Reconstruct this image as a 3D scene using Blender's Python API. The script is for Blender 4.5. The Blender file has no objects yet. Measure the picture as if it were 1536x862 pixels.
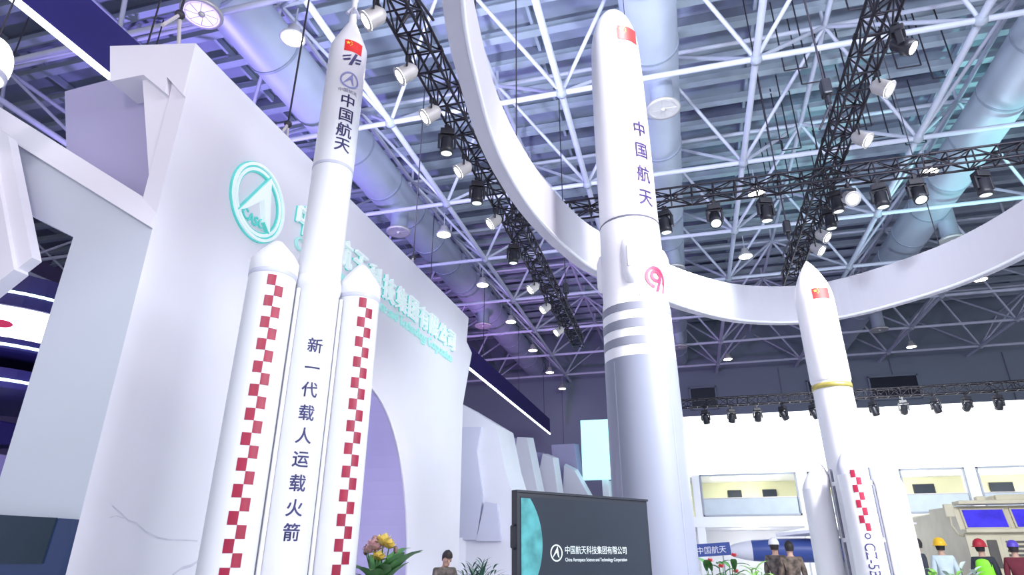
import bpy, bmesh, math, random
from mathutils import Vector, Matrix
random.seed(7)
PI = math.pi
sc = bpy.context.scene
COL = sc.collection

# ------------------------------------------------------------------ camera
F, TH, PS, HC = 953.0, math.atan(407/953.0), math.atan(272/1036.0), 1.6
cd = bpy.data.cameras.new('camera'); cam = bpy.data.objects.new('camera', cd); COL.objects.link(cam)
cd.sensor_width = 36; cd.lens = 36*F/1536; cd.clip_end = 300
cam.location = (0, 0, HC); cam.rotation_euler = (PI/2+TH, 0, PS)
sc.camera = cam

# ------------------------------------------------------------------ colour management, world
sc.view_settings.view_transform = 'Standard'
try: sc.view_settings.look = 'None'
except Exception: pass
sc.view_settings.gamma = 1; sc.view_settings.use_curve_mapping = False
sc.view_settings.exposure = 0.75
try:
    sc.cycles.use_denoising = True
    sc.cycles.max_bounces = 8
    sc.cycles.sample_clamp_indirect = 6
except Exception: pass
W = bpy.data.worlds.new('world'); sc.world = W; W.use_nodes = True
W.node_tree.nodes['Background'].inputs[0].default_value = (0.84, 0.86, 1.0, 1)
W.node_tree.nodes['Background'].inputs[1].default_value = 0.50

# ------------------------------------------------------------------ hall lamps and added fill lights
def lamp(kind, loc, aim, power, col, size=0.3, spot=60, blend=0.6, sy=None):
    l = bpy.data.lights.new('hall_or_fill_light', kind); l.energy = power; l.color = col
    if kind == 'AREA':
        l.size = size
        if sy: l.shape = 'RECTANGLE'; l.size_y = sy
    else:
        l.shadow_soft_size = size
    if kind == 'SPOT': l.spot_size = math.radians(spot); l.spot_blend = blend
    o = bpy.data.objects.new('hall_or_fill_light', l); COL.objects.link(o); o.location = loc
    d = Vector(aim)-Vector(loc); o.rotation_euler = d.to_track_quat('-Z', 'Y').to_euler()
    return o
# rocket key lights (profile spots on the overhead trusses)
lamp('SPOT', (3.6, 4.6, 15.6), (-0.45, 9.45, 7.8), 4600, (1, .98, 1), .5, 34, .6)
lamp('SPOT', (6.5, 3.5, 10.0), (2.1, 9.5, 3.2), 3200, (1, .98, 1), .5, 38, .6)
lamp('SPOT', (-1.5, -1.0, 11.0), (-3.9, 6.1, 5.0), 150, (1, .97, 1), .5, 40, .7)
# wash on the letter wall: big soft area lights added out of view
lamp('AREA', (5.5, .5, 11.0), (-6.5, 9.0, 3.0), 330, (1, .82, .94), 6)
lamp('AREA', (11.0, 2.5, 8.5), (-6.5, 13.0, 3.0), 1500, (.86, .93, 1), 7)
lamp('SPOT', (-.5, -2.5, 8.0), (-6.5, 7.2, 1.5), 1000, (.84, .93, 1), .8, 44, .9)  # fill spot added to lift the lower letter wall
lamp('SPOT', (-4.2, -3.0, 9.5), (-9.0, 5.9, 6.9), 420, (1, .84, .93), .6, 60, .8)  # pinkish fill spot added to brighten the portal beam
lamp('SPOT', (2.0, 14.0, 9.0), (-6.4, 18.5, 2.5), 1500, (.84, .95, 1), .6, 75, .9)  # fill spot added for the far wall end and the peaks
lamp('SPOT', (6.5, 5.0, 10.0), (-.45, 9.45, 2.6), 4600, (1, .99, .98), .5, 34, .7)
lamp('SPOT', (7.5, 20.0, 9.0), (7.5, 30.0, 2.6), 3000, (.92, .97, 1), .6, 90, .8)  # fill spot added to whiten the booth front
lamp('SPOT', (4.0, 2.0, 10.2), (8.5, 19.0, 1.5), 2500, (.95, .98, 1), .6, 50, .8)
# coloured uplights added to brighten and tint the roof
lamp('SPOT', (-19, 17, 8.5), (-15, 20, 18), 5200, (.40, .32, 1), .5, 130, .8)
lamp('SPOT', (-11, 34, 6.0), (-9, 46, 16), 2600, (.62, .30, 1), .5, 120, .8)
lamp('SPOT', (19, 22, 8.0), (13.2, 27, 17.8), 4800, (.40, 1, .95), .5, 50, .8)
lamp('SPOT', (9, 31, 8.2), (8, 30, 18), 900, (.62, .84, 1), .6, 120, .8)
lamp('SPOT', (-7.2, 12, 9.3), (-4, 16, 18), 4200, (.66, .72, 1), .6, 120, .8)
lamp('SPOT', (4, 4, 10.2), (4, 15, 19), 4200, (.72, .82, 1), .6, 120, .8)
# light added inside the round arch to brighten its lining, another behind the portal
lamp('POINT', (-8.6, 11.0, 3.4), (0, 0, 0), 110, (.80, .74, 1), .3)
lamp('POINT', (-12.0, 9.0, 4.0), (0, 0, 0), 150, (.55, .45, 1), .3)

# ------------------------------------------------------------------ materials
MT = {}
def mat(name, col, rough=.5, metal=0, var=0.0, scale=3.0, emit=None, estr=0, bump=0.0):
    m = bpy.data.materials.new(name); m.use_nodes = True
    nt = m.node_tree; b = nt.nodes['Principled BSDF']
    b.inputs['Base Color'].default_value = (*col, 1)
    b.inputs['Roughness'].default_value = rough; b.inputs['Metallic'].default_value = metal
    if var or bump:
        tc = nt.nodes.new('ShaderNodeTexCoord'); nz = nt.nodes.new('ShaderNodeTexNoise')
        nz.inputs['Scale'].default_value = scale; nz.inputs['Detail'].default_value = 4
        nt.links.new(tc.outputs['Object'], nz.inputs['Vector'])
        if var:
            r = nt.nodes.new('ShaderNodeValToRGB')
            r.color_ramp.elements[0].position = .35; r.color_ramp.elements[1].position = .65
            r.color_ramp.elements[0].color = (*[max(0, c*(1-var)) for c in col], 1)
            r.color_ramp.elements[1].color = (*[min(1, c*(1+var)) for c in col], 1)
            nt.links.new(nz.outputs['Fac'], r.inputs['Fac']); nt.links.new(r.outputs['Color'], b.inputs['Base Color'])
        if bump:
            bp = nt.nodes.new('ShaderNodeBump'); bp.inputs['Strength'].default_value = bump
            nt.links.new(nz.outputs['Fac'], bp.inputs['Height']); nt.links.new(bp.outputs['Normal'], b.inputs['Normal'])
    if emit:
        b.inputs['Emission Color'].default_value = (*emit, 1); b.inputs['Emission Strength'].default_value = estr
    MT[name] = m; return m
mat('panel_white', (.80, .79, .84), .55, var=.015, scale=.6)
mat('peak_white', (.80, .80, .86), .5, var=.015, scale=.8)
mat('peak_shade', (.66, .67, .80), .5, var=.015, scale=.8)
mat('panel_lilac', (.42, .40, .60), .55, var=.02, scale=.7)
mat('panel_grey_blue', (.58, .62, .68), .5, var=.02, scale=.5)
mat('rocket_white', (.79, .79, .82), .32, var=.01, scale=2)
mat('rocket_grey', (.21, .23, .30), .4, var=.02, scale=2)
mat('band_grey', (.22, .23, .29), .45, var=.02, scale=2)
mat('seam_dark', (.16, .16, .22), .6, var=.05)
mat('cap_grey', (.55, .56, .66), .4, var=.03)
mat('gold', (.52, .44, .12), .35, .6, var=.08, scale=9)
mat('print_navy', (.05, .045, .16), .5, var=.04, scale=8)
mat('print_violet', (.09, .05, .22), .5, var=.04, scale=8)
mat('print_blue', (.28, .30, .58), .5, var=.04, scale=8)
mat('print_grey', (.45, .45, .55), .5, var=.04, scale=8)
mat('red_check', (.32, .006, .04), .45, var=.10, scale=6)
mat('flag_red', (.75, .02, .02), .5, var=.06, scale=6)
mat('flag_yellow', (.95, .72, .05), .5, var=.04, scale=6)
mat('logo_red', (.80, .03, .10), .5, var=.04, scale=6)
mat('mint', (.10, .58, .54), .4, var=.04, scale=5, emit=(.2, .85, .75), estr=.12)
mat('mint_pale', (.42, .80, .75), .4, var=.04, scale=5, emit=(.5, .95, .88), estr=.1)
mat('sign_white', (.88, .95, .94), .4, var=.01, scale=5, emit=(.8, 1, .95), estr=.1)
mat('ring_white', (.55, .54, .60), .6, var=.02, scale=.5)
mat('led_white', (1, 1, 1), .5, emit=(.86, .92, 1), estr=3.0)
mat('led_cyan', (.8, .95, 1), .5, emit=(.62, .90, 1), estr=1.6)
mat('screen_white', (1, 1, 1), .5, emit=(.96, .99, 1), estr=1.7)
mat('screen_cyan', (.6, 1, 1), .5, emit=(.26, .56, .60), estr=1.0)
mat('screen_slate', (.022, .028, .04), .5, var=.04, emit=(.10, .13, .18), estr=.10)
mat('screen_night', (.01, .02, .06), .25, var=.2, scale=.6, emit=(.012, .03, .10), estr=.35)
mat('screen_dusk', (.015, .022, .035), .4, var=.3, scale=.8, emit=(.02, .035, .055), estr=.4)
mat('planet_teal', (.07, .26, .27), .5, var=.35, scale=6, emit=(.10, .36, .38), estr=.2)
mat('screen_text', (.6, .66, .66), .5, emit=(.6, .7, .68), estr=.3)
mat('bezel_black', (.015, .018, .03), .4, var=.1)
mat('navy_fascia', (.014, .006, .13), .5, var=.06, scale=.8)
mat('navy_dark', (.025, .022, .12), .5, var=.08)
mat('truss_black', (.016, .013, .022), .45, .3, var=.1, scale=5)
mat('fixture_black', (.02, .02, .028), .4, .1, var=.1, scale=6)
mat('lens_bright', (1, 1, 1), .3, emit=(1, .99, .93), estr=9)
mat('lens_dim', (.7, .8, .8), .15, var=.05, emit=(.8, .95, .9), estr=.7)
mat('lamp_warm', (1, 1, 1), .3, emit=(1, .93, .78), estr=10)
mat('lamp_shell', (.62, .60, .58), .4, .4, var=.05)
mat('steel_white', (.56, .58, .68), .45, var=.04, scale=2)
mat('steel_node', (.35, .38, .44), .5, var=.05, scale=2)
mat('duct_steel', (.50, .55, .64), .48, .3, var=.04, scale=.7)
mat('duct_seam', (.34, .38, .46), .5, .3, var=.05)
mat('roof_deck', (.30, .34, .42), .7, var=.12, scale=.35)
mat('purlin', (.40, .46, .52), .6, var=.06, scale=.8)
mat('purlin_dark', (.17, .19, .25), .6, var=.06, scale=.8)
mat('wall_slate', (.21, .25, .30), .8, var=.05, scale=.15)
mat('wall_violet', (.16, .12, .26), .8, var=.08, scale=.15)
mat('window_dark', (.02, .025, .04), .3, var=.05)
mat('floor_pale', (.60, .61, .66), .35, var=.05, scale=.6)
mat('booth_white', (.84, .85, .88), .5, var=.015, scale=.8)
mat('booth_cream', (.66, .66, .44), .6, var=.04, scale=.6)
mat('booth_tan', (.46, .40, .30), .6, var=.05, scale=.8)
mat('glass_grey', (.55, .62, .68), .12, var=.03)
mat('sign_blue', (.05, .09, .33), .4, var=.05)
mat('uav_white', (.84, .85, .90), .35, var=.02)
mat('truck_beige', (.62, .57, .41), .5, var=.06, scale=2)
mat('truck_dark', (.10, .09, .08), .6, var=.1, scale=4)
mat('windscreen_reflection', (.03, .025, .40), .12, var=.35, scale=3, emit=(.06, .04, .62), estr=.45)  # blue reflection put into the glass colour and a faint glow
mat('rubber', (.02, .02, .02), .8, var=.1)
mat('skin', (.55, .34, .25), .55, var=.05, scale=6)
mat('hair', (.018, .014, .014), .6, var=.2, scale=20)
mat('camo', (.10, .085, .075), .8, var=.55, scale=11)
mat('camo_brown', (.12, .09, .07), .8, var=.6, scale=11)
mat('cloth_dark', (.03, .035, .05), .8, var=.1)
mat('cloth_pale', (.55, .65, .68), .8, var=.08, scale=5)
mat('cloth_maroon', (.14, .015, .03), .8, var=.12, scale=6)
mat('vest_lime', (.28, .85, .04), .6, var=.06, scale=6)
mat('cap_white', (.78, .80, .84), .6, var=.04)
mat('helmet_yellow', (.85, .50, .02), .35, var=.04)
mat('cap_red', (.42, .015, .03), .5, var=.08)
mat('cap_violet', (.10, .06, .50), .5, var=.08)
mat('leaf', (.055, .18, .045), .5, var=.35, scale=7)
mat('leaf_dark', (.025, .085, .06), .5, var=.3, scale=7)
mat('leaf_light', (.18, .40, .07), .5, var=.3, scale=7)
mat('leaf_pale', (.42, .50, .46), .5, var=.2, scale=9)
mat('petal_yellow', (.80, .62, .16), .6, var=.15, scale=14)
mat('petal_pink', (.72, .45, .45), .6, var=.2, scale=14)
mat('petal_red', (.75, .08, .10), .6, var=.15, scale=14)
mat('bud', (.30, .17, .16), .6, var=.2, scale=10)
mat('pot', (.62, .62, .66), .4, var=.03)
mat('soil', (.05, .035, .025), .9, var=.2)
mat('chain', (.05, .045, .06), .5, .4, var=.1)
mat('rope_white', (.60, .55, .56), .7, var=.05)
mat('marble_vein', (.62, .63, .70), .5, var=.08, scale=5)
for k in ('screen_slate', 'screen_dusk', 'planet_teal'): MT[k].node_tree.nodes['Principled BSDF'].inputs['Specular IOR Level'].default_value = .15

# ------------------------------------------------------------------ mesh builder
class MB:
    def __init__(s): s.v = []; s.f = []; s.sm = []
    def add(s, vs, fs, smooth=False):
        n = len(s.v); s.v += [tuple(v) for v in vs]
        for f in fs: s.f.append(tuple(i+n for i in f)); s.sm.append(smooth)
        return s
    def box(s, c, d, M=None):
        cx, cy, cz = c; a, b, e = d[0]/2, d[1]/2, d[2]/2
        vs = [Vector((x, y, z)) for x in (-a, a) for y in (-b, b) for z in (-e, e)]
        if M is not None: vs = [M @ v for v in vs]
        vs = [v+Vector(c) for v in vs]
        return s.add(vs, [(0, 1, 3, 2), (4, 6, 7, 5), (0, 4, 5, 1), (2, 3, 7, 6), (0, 2, 6, 4), (1, 5, 7, 3)])
    def bbox(s, c, d, bev=.02, M=None):
        bm = bmesh.new(); bmesh.ops.create_cube(bm, size=1)
        for v in bm.verts: v.co = Vector((v.co.x*d[0], v.co.y*d[1], v.co.z*d[2]))
        bmesh.ops.bevel(bm, geom=bm.edges[:], offset=bev, segments=2, affect='EDGES', profile=.5)
        if M is not None: bm.transform(M.to_4x4())
        bm.transform(Matrix.Translation(c)); return s.bm(bm)
    def bm(s, bm, smooth=False):
        bm.verts.index_update()
        s.add([v.co.copy() for v in bm.verts], [tuple(v.index for v in f.verts) for f in bm.faces], smooth); bm.free(); return s
    def tube(s, p, q, r, n=6, r2=None, caps=True, smooth=True):
        p = Vector(p); q = Vector(q); d = q-p
        if d.length < 1e-6: return s
        d.normalize(); a = d.orthogonal().normalized(); b = d.cross(a); r2 = r if r2 is None else r2
        vs = []
        for (c, rr) in ((p, r), (q, r2)):
            for i in range(n):
                t = 2*PI*i/n; vs.append(c+a*(rr*math.cos(t))+b*(rr*math.sin(t)))
        s.add(vs, [(i, (i+1) % n, n+(i+1) % n, n+i) for i in range(n)], smooth)
        if caps: s.add(vs[:n], [tuple(reversed(range(n)))]); s.add(vs[n:], [tuple(range(n))])
        return s
    def path(s, pts, r, n=6):
        for i in range(len(pts)-1): s.tube(pts[i], pts[i+1], r, n)
        return s
    def lathe(s, prof, n=40, M=None, smooth=True, c=(0, 0, 0)):
        vs = []; c = Vector(c)
        for (r, z) in prof:
            for i in range(n):
                t = 2*PI*i/n; v = Vector((r*math.cos(t), r*math.sin(t), z)); vs.append((M @ v if M is not None else v)+c)
        fs = []
        for k in range(len(prof)-1):
            for i in range(n):
                j = (i+1) % n; fs.append((k*n+i, k*n+j, (k+1)*n+j, (k+1)*n+i))
        s.add(vs, fs, smooth)
        if prof[0][0] > 1e-4: s.add(vs[:n], [tuple(reversed(range(n)))])
        if prof[-1][0] > 1e-4: s.add(vs[-n:], [tuple(range(n))])
        return s
    def ball(s, c, r, n=10, sc3=(1, 1, 1)):
        m = max(5, n//2+1)
        prof = [(max(1e-5, math.sin(PI*k/m))*1.0, -math.cos(PI*k/m)) for k in range(m+1)]
        M = Matrix.Diagonal((r*sc3[0], r*sc3[1], r*sc3[2], 1)).to_3x3()
        return s.lathe(prof, n, M, True, c)
    def prism(s, poly, off):
        """closed polygon (3D points) extruded by vector off"""
        n = len(poly); off = Vector(off); a = [Vector(p) for p in poly]; b = [p+off for p in a]
        s.add(a+b, [tuple(reversed(range(n))), tuple(range(n, 2*n))]+[(i, (i+1) % n, n+(i+1) % n, n+i) for i in range(n)]); return s
    def loft(s, A, B):
        n = len(A); s.add(list(A)+list(B), [tuple(reversed(range(n))), tuple(range(n, 2*n))]+[(i, (i+1) % n, n+(i+1) % n, n+i) for i in range(n)]); return s
    def build(s, name, material, parent=None, loc=None, fixn=True):
        me = bpy.data.meshes.new(name); me.from_pydata(s.v, [], s.f)
        me.polygons.foreach_set('use_smooth', s.sm)
        if fixn:
            bm = bmesh.new(); bm.from_mesh(me); bmesh.ops.recalc_face_normals(bm, faces=bm.faces); bm.to_mesh(me); bm.free()
        me.materials.append(MT[material]); me.update()
        o = bpy.data.objects.new(name, me); COL.objects.link(o)
        if parent: o.parent = parent
        if loc: o.location = loc
        return o
def tag(o, label=None, cat=None, group=None, kind=None):
    if label: o['label'] = label
    if cat: o['category'] = cat
    if group: o['group'] = group
    if kind: o['kind'] = kind
    return o
def thing(name, loc, label, cat, group=None, rz=0):
    o = bpy.data.objects.new(name, None); COL.objects.link(o); o.location = loc; o.rotation_euler = (0, 0, rz)
    o.empty_display_size = .1
    return tag(o, label, cat, group)
def copy_tree(o, parent=None):
    c = o.copy(); COL.objects.link(c)
    if parent: c.parent = parent
    for ch in list(o.children): copy_tree(ch, c)
    return c
NTH = ['first', 'second', 'third', 'fourth', 'fifth', 'sixth', 'seventh', 'eighth', 'ninth', 'tenth', 'eleventh', 'twelfth', 'thirteenth', 'fourteenth', 'fifteenth', 'sixteenth']

# sight lines of the camera: a pixel of the 1536x862 frame, cut with a plane of the hall
def ray(x, y):
    a = x-768; b = 431-y
    up = F*math.sin(TH)+b*math.cos(TH); fw = F*math.cos(TH)-b*math.sin(TH)
    return Vector((a*math.cos(PS)-fw*math.sin(PS), a*math.sin(PS)+fw*math.cos(PS), up))
CAMP = Vector((0, 0, HC))
def at(x, y, P, n):
    r = ray(x, y); n = Vector(n); return CAMP+r*((Vector(P)-CAMP).dot(n)/r.dot(n))
def atX(x, y, X): return at(x, y, (X, 0, 0), (1, 0, 0))
def atY(x, y, Y): return at(x, y, (0, Y, 0), (0, 1, 0))
def atZ(x, y, Z): return at(x, y, (0, 0, Z), (0, 0, 1))
def atH(x, y, d):
    r = ray(x, y); return CAMP+r*(d/math.hypot(r.x, r.y))

# ------------------------------------------------------------------ lettering
_tc = {}
def glyphs(text, slices=0.0, bold=.014):
    """text as flat polygons in the unit square, centred: list of verts, faces; optionally cut in narrow columns for wrapping"""
    key = (text, slices)
    if key in _tc: return _tc[key]
    cu = bpy.data.curves.new('lettering', 'FONT'); cu.body = text; cu.size = 1
    ob = bpy.data.objects.new('lettering', cu); COL.objects.link(ob); bpy.context.view_layer.update()
    me = bpy.data.meshes.new_from_object(ob.evaluated_get(bpy.context.evaluated_depsgraph_get()))
    bpy.data.objects.remove(ob); bpy.data.curves.remove(cu)
    bm = bmesh.new(); bm.from_mesh(me); bpy.data.meshes.remove(me)
    xs = [v.co.x for v in bm.verts]; ys = [v.co.y for v in bm.verts]
    x0, x1, y0, y1 = min(xs), max(xs), min(ys), max(ys)
    if slices:
        x = x0+slices
        while x < x1:
            bmesh.ops.bisect_plane(bm, geom=bm.verts[:]+bm.edges[:]+bm.faces[:], plane_co=(x, 0, 0), plane_no=(1, 0, 0)); x += slices
    bm.verts.index_update()
    r = ([(v.co.x-(x0+x1)/2, v.co.y-(y0+y1)/2) for v in bm.verts], [tuple(v.index for v in f.verts) for f in bm.faces], x1-x0, y1-y0)
    bm.free()
    if slices and ord(text[0]) > 255:
        P0, F0 = r[0], r[1]; P, Q = [], []
        for dx, dy in ((-bold, -bold), (bold, -bold), (-bold, bold), (bold, bold)):
            n = len(P); P += [(x+dx, y+dy) for x, y in P0]; Q += [tuple(i+n for i in f) for f in F0]
        r = (P, Q, r[2], r[3])
    _tc[key] = r; return r
def planar(pts, faces, O, U, V, N, thick):
    """flat outline at origin O with axes U, V, given thickness along N"""
    O, U, V, N = Vector(O), Vector(U), Vector(V), Vector(N)
    bm = bmesh.new(); vs = [bm.verts.new(O+U*p[0]+V*p[1]) for p in pts]
    for f in faces:
        try: bm.faces.new([vs[i] for i in f])
        except Exception: pass
    bmesh.ops.recalc_face_normals(bm, faces=bm.faces)
    if thick:
        g = bmesh.ops.extrude_face_region(bm, geom=bm.faces[:])
        for e in g['geom']:
            if isinstance(e, bmesh.types.BMVert): e.co += N*thick
    return bm
def wrap(mb, pts, faces, r, phi, z, w=1.0, h=1.0):
    """outline wrapped on a vertical cylinder: centre at angle phi, height z"""
    return mb.add([(r*math.cos(phi+p[0]*w/r), r*math.sin(phi+p[0]*w/r), z+p[1]*h) for p in pts], faces)
def rect_grid(w, h, nx=8, ny=1, du=0, dv=0):
    pts = [(-w/2+w*i/nx+du, -h/2+h*j/ny+dv) for j in range(ny+1) for i in range(nx+1)]
    return pts, [(j*(nx+1)+i, j*(nx+1)+i+1, (j+1)*(nx+1)+i+1, (j+1)*(nx+1)+i) for j in range(ny) for i in range(nx)]
def star(cx, cy, R, rot=0):
    pts = [(cx, cy)]+[(cx+(R if k % 2 == 0 else R*.4)*math.sin(rot+PI*k/5), cy+(R if k % 2 == 0 else R*.4)*math.cos(rot+PI*k/5)) for k in range(10)]
    return pts, [(0, 1+k, 1+(k+1) % 10) for k in range(10)]
def ring2(cx, cy, r0, r1, n=40, sx=1, a0=0, a1=2*PI):
    full = abs(a1-a0-2*PI) < 1e-6; m = n if full else n+1
    pts = []
    for k in range(m):
        t = a0+(a1-a0)*k/n
        pts += [(cx+sx*r0*math.cos(t), cy+r0*math.sin(t)), (cx+sx*r1*math.cos(t), cy+r1*math.sin(t))]
    return pts, [(2*k, 2*k+1, (2*((k+1) % m))+1, 2*((k+1) % m)) for k in range(n)]
def merge(*shapes):
    P, Q = [], []
    for (p, f) in shapes:
        n = len(P); P += p; Q += [tuple(i+n for i in g) for g in f]
    return P, Q
def tri(*p): return list(p), [tuple(range(len(p)))]
def flag_parts(root, r, phi, z, w, h):
    fl = MB(); p, f = rect_grid(w, h, 10); wrap(fl, p, f, r+.003, phi, z)
    fo = fl.build('flag', 'flag_red', root); tag(fo, 'red flag print with yellow stars')
    s = MB()
    shp = [star(-w*.32, h*.22, h*.17)]+[star(-w*.32+dx*w, h*.22+dy*h, h*.06) for dx, dy in ((.14, .16), (.2, .05), (.2, -.1), (.14, -.22))]
    p, f = merge(*shp); wrap(s, p, f, r+.006, phi, z); s.build('flag_stars', 'flag_yellow', fo)
def char_column(root, text, zs, r, phi, w, h, m, name='printed_character'):
    for ch, z in zip(text, zs):
        p, f, gw, gh = glyphs(ch, .05)
        mb = MB(); k = 1/.93
        wrap(mb, p, f, r+.003, phi, z, w*k, h*k); mb.build(name, m, root)

# ------------------------------------------------------------------ floor, roof, walls
fl = MB().box((0, 24, -.1), (100, 70, .2)).build('floor', 'floor_pale'); tag(fl, kind='structure')
ce = MB().box((-3, 24, 21.6), (78, 66, .3)).build('ceiling', 'roof_deck'); tag(ce, kind='structure')
for k in range(34):
    y = 3.2+1.55*k
    mb = MB().box((-3, y, 20.85), (78, .16, .34)).box((-3, y, 20.66), (78, .34, .05)); mb.build('purlin', 'purlin', ce)
for k in range(17):
    x = -38+4.24*k
    MB().box((x, 26, 21.25), (.12, 62, .3)).build('joist', 'purlin', ce)
for k in range(9):
    y = 8.4+6*k
    MB().box((-3, y, 21.2), (78, .5, .42)).build('rafter', 'purlin_dark', ce)
for k in range(22):
    x = 4.6+1.1*(k % 6)+.3*math.sin(k*2.3); y = 15.5+4.2*(k//6)+.9*(k % 3)
    MB().path([(x, y, 20.9), (x, y, 17.6), (x+.75, y, 17.6), (x+.75, y, 20.9)], .028, 5).build('pipe_hanger', 'chain', ce)
wb = MB().box((-3, 56.2, 10.5), (78, .4, 22)).build('wall_back', 'wall_slate'); tag(wb, kind='structure')
wl = MB().box((-42, 24, 10.5), (.4, 66, 22)).build('wall_left', 'wall_violet'); tag(wl, kind='structure')
# joints of the back wall cladding
for x in (-20, -10, 0, 8.5, 17, 25):
    MB().box((x, 55.97, 12), (.06, .06, 9)).build('trim_joint', 'seam_dark', wb)
for nm, x0, x1 in (('window_1', 15.2, 18.6), ('window_2', 10.6, 13.9), ('window_3', 1.2, 3.2)):
    a = MB().box(((x0+x1)/2, 55.93, 14.2), (x1-x0, .1, 1.75)).build(nm, 'window_dark'); tag(a, kind='structure')
    b = MB()
    for z in (13.27, 15.13): b.box(((x0+x1)/2, 55.9, z), (x1-x0+.25, .2, .13))
    for x in (x0-.06, x1+.06): b.box((x, 55.9, 14.2), (.13, .2, 1.9))
    b.build('window_frame', 'wall_slate', a)

XS = [-34.6, -28.25, -21.9, -15.55, -9.2, -2.8, 3.55, 9.9, 16.25, 22.6, 28.9]
YS = [5.4+6*k for k in range(9)]
ZB, ZT = 16.4, 19.9
for i, x in enumerate(XS):
    b = MB(); b.tube((x, 2, ZB), (x, 56, ZB), .115, 8)
    o = b.build('roof_truss', 'steel_white'); tag(o, kind='structure')
    nd = MB(); wbm = MB(); ch = MB()
    for y in YS:
        nd.ball((x, y, ZB), .22, 8)
        for dx in (-3.17, 3.17):
            for dy in (-3, 3):
                if -38 < x+dx < 32: wbm.tube((x, y, ZB), (x+dx, y+dy, ZT), .075, 6)
        if i < len(XS)-1: ch.tube((x, y, ZB), (XS[i+1], y, ZB), .1, 8)
    nd.build('roof_node', 'steel_node', o); wbm.build('web_strut', 'steel_white', o)
    if ch.v: ch.build('cross_chord', 'steel_white', o)
for i, x in enumerate(XS[:-1]):
    xm = (x+XS[i+1])/2
    b = MB().tube((xm, 2, ZT), (xm, 56, ZT), .1, 6); o = b.build('roof_beam', 'steel_white'); tag(o, kind='structure')
    c = MB()
    for y in YS:
        if i < len(XS)-2: c.tube((xm, y+3, ZT), ((XS[i+1]+XS[i+2])/2, y+3, ZT), .09, 6)
        c.tube((xm, y+3, ZT), (xm, y+3, 20.7), .07, 6)
    c.build('top_chord', 'steel_white', o)

# ------------------------------------------------------------------ air ducts
def duct(x, r, z, ys, label, side):
    t = thing('air_duct', (x, 2, z), label, 'air duct')
    M = Matrix.Rotation(-PI/2, 3, 'X')
    b = MB(); b.lathe([(r, 0), (r, 53.5)], 36, M); b.build('duct_tube', 'duct_steel', t)
    for k in range(19):
        s = MB(); s.lathe([(r, -.05), (r+.035, -.05), (r+.035, .05), (r, .05)], 36, M, False, (0, .9+2.9*k, 0)); s.build('seam_ring', 'duct_seam', t)
    for y in ys:
        yy = y-2
        n = MB(); ox = side*r; q = .47
        n.lathe([(q*.86, -.2), (q*.86, -r-.75), (q, -r-.85)], 28, None, True, (ox, yy, 0)); no = n.build('outlet_drum', 'duct_steel', t)
        rr = MB(); rr.lathe([(q, 0), (q+.1, -.02), (q+.12, -.08), (q+.08, -.14), (q-.04, -.11)], 28, None, True, (ox, yy, -r-.85)); rr.build('outlet_rim', 'lamp_shell', no)
        v = MB()
        for a in range(8):
            RR = Matrix.Rotation(a*PI/4, 3, 'Z')
            v.box(Vector((ox, yy, -r-.93))+RR @ Vector((.26, 0, 0)), (.36, .12, .02), RR @ Matrix.Rotation(.5, 3, 'X'))
        v.ball((ox, yy, -r-.94), .1, 10); v.build('outlet_vane', 'lamp_shell', no)
        MB().lathe([(q-.02, 0), (q-.02, .02)], 24, None, False, (ox, yy, -r-.83)).build('outlet_throat', 'truss_black', no)
duct(-12.4, .95, 17.9, (11, 24.7, 38.5), 'long round steel air duct running above the white letter wall, lit violet', .3)
duct(.35, .9, 17.8, (5, 18.6, 32.3, 46.5), 'long round steel air duct passing overhead behind the tallest rocket', .22)
duct(13.1, .9, 17.8, (18.4, 32.3, 46.0), 'long round steel air duct with a green sheen, beyond the steep black truss', .8)

# ------------------------------------------------------------------ roof lamps
def bay_lamp():
    t = thing('roof_lamp', (0, 0, 0), 'x', 'lamp', 'round roof lamps hanging under the white roof tubes')
    MB().tube((0, 0, 1.15), (0, 0, .42), .025, 6).build('hanger', 'steel_node', t)
    MB().lathe([(.08, .45), (.16, .42), (.18, .25), (.34, .06), (.36, 0), (.33, 0)], 20).build('housing', 'lamp_shell', t)
    MB().lathe([(.001, -.03), (.2, -.02), (.33, 0.005)], 20).build('diffuser', 'lamp_warm', t)
    return t
proto = None
bay = [(-9.65, 30-6*3+.1*0, 'by the violet duct', 0)]
rows = [(-9.55, [11.8, 24.1, 30.1, 36.1, 42.2, 48.2, 53.6], 'near the violet duct'),
        (3.95, [12.0, 24.0, 30.0, 48.0], 'over the steep black truss'),
        (10.2, [24.0, 36.0], 'just before the green duct'),
        (16.2, [36.1, 48.1], 'past the green duct')]
for x, ys, where in rows:
    for k, y in enumerate(reversed(ys)):
        t = bay_lamp() if proto is None else copy_tree(proto)
        if proto is None: proto = t
        t.location = (x, y, ZB-1.12-.08)
        t['label'] = '%s round roof lamp from the back wall, %s' % (NTH[k], where)

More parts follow.
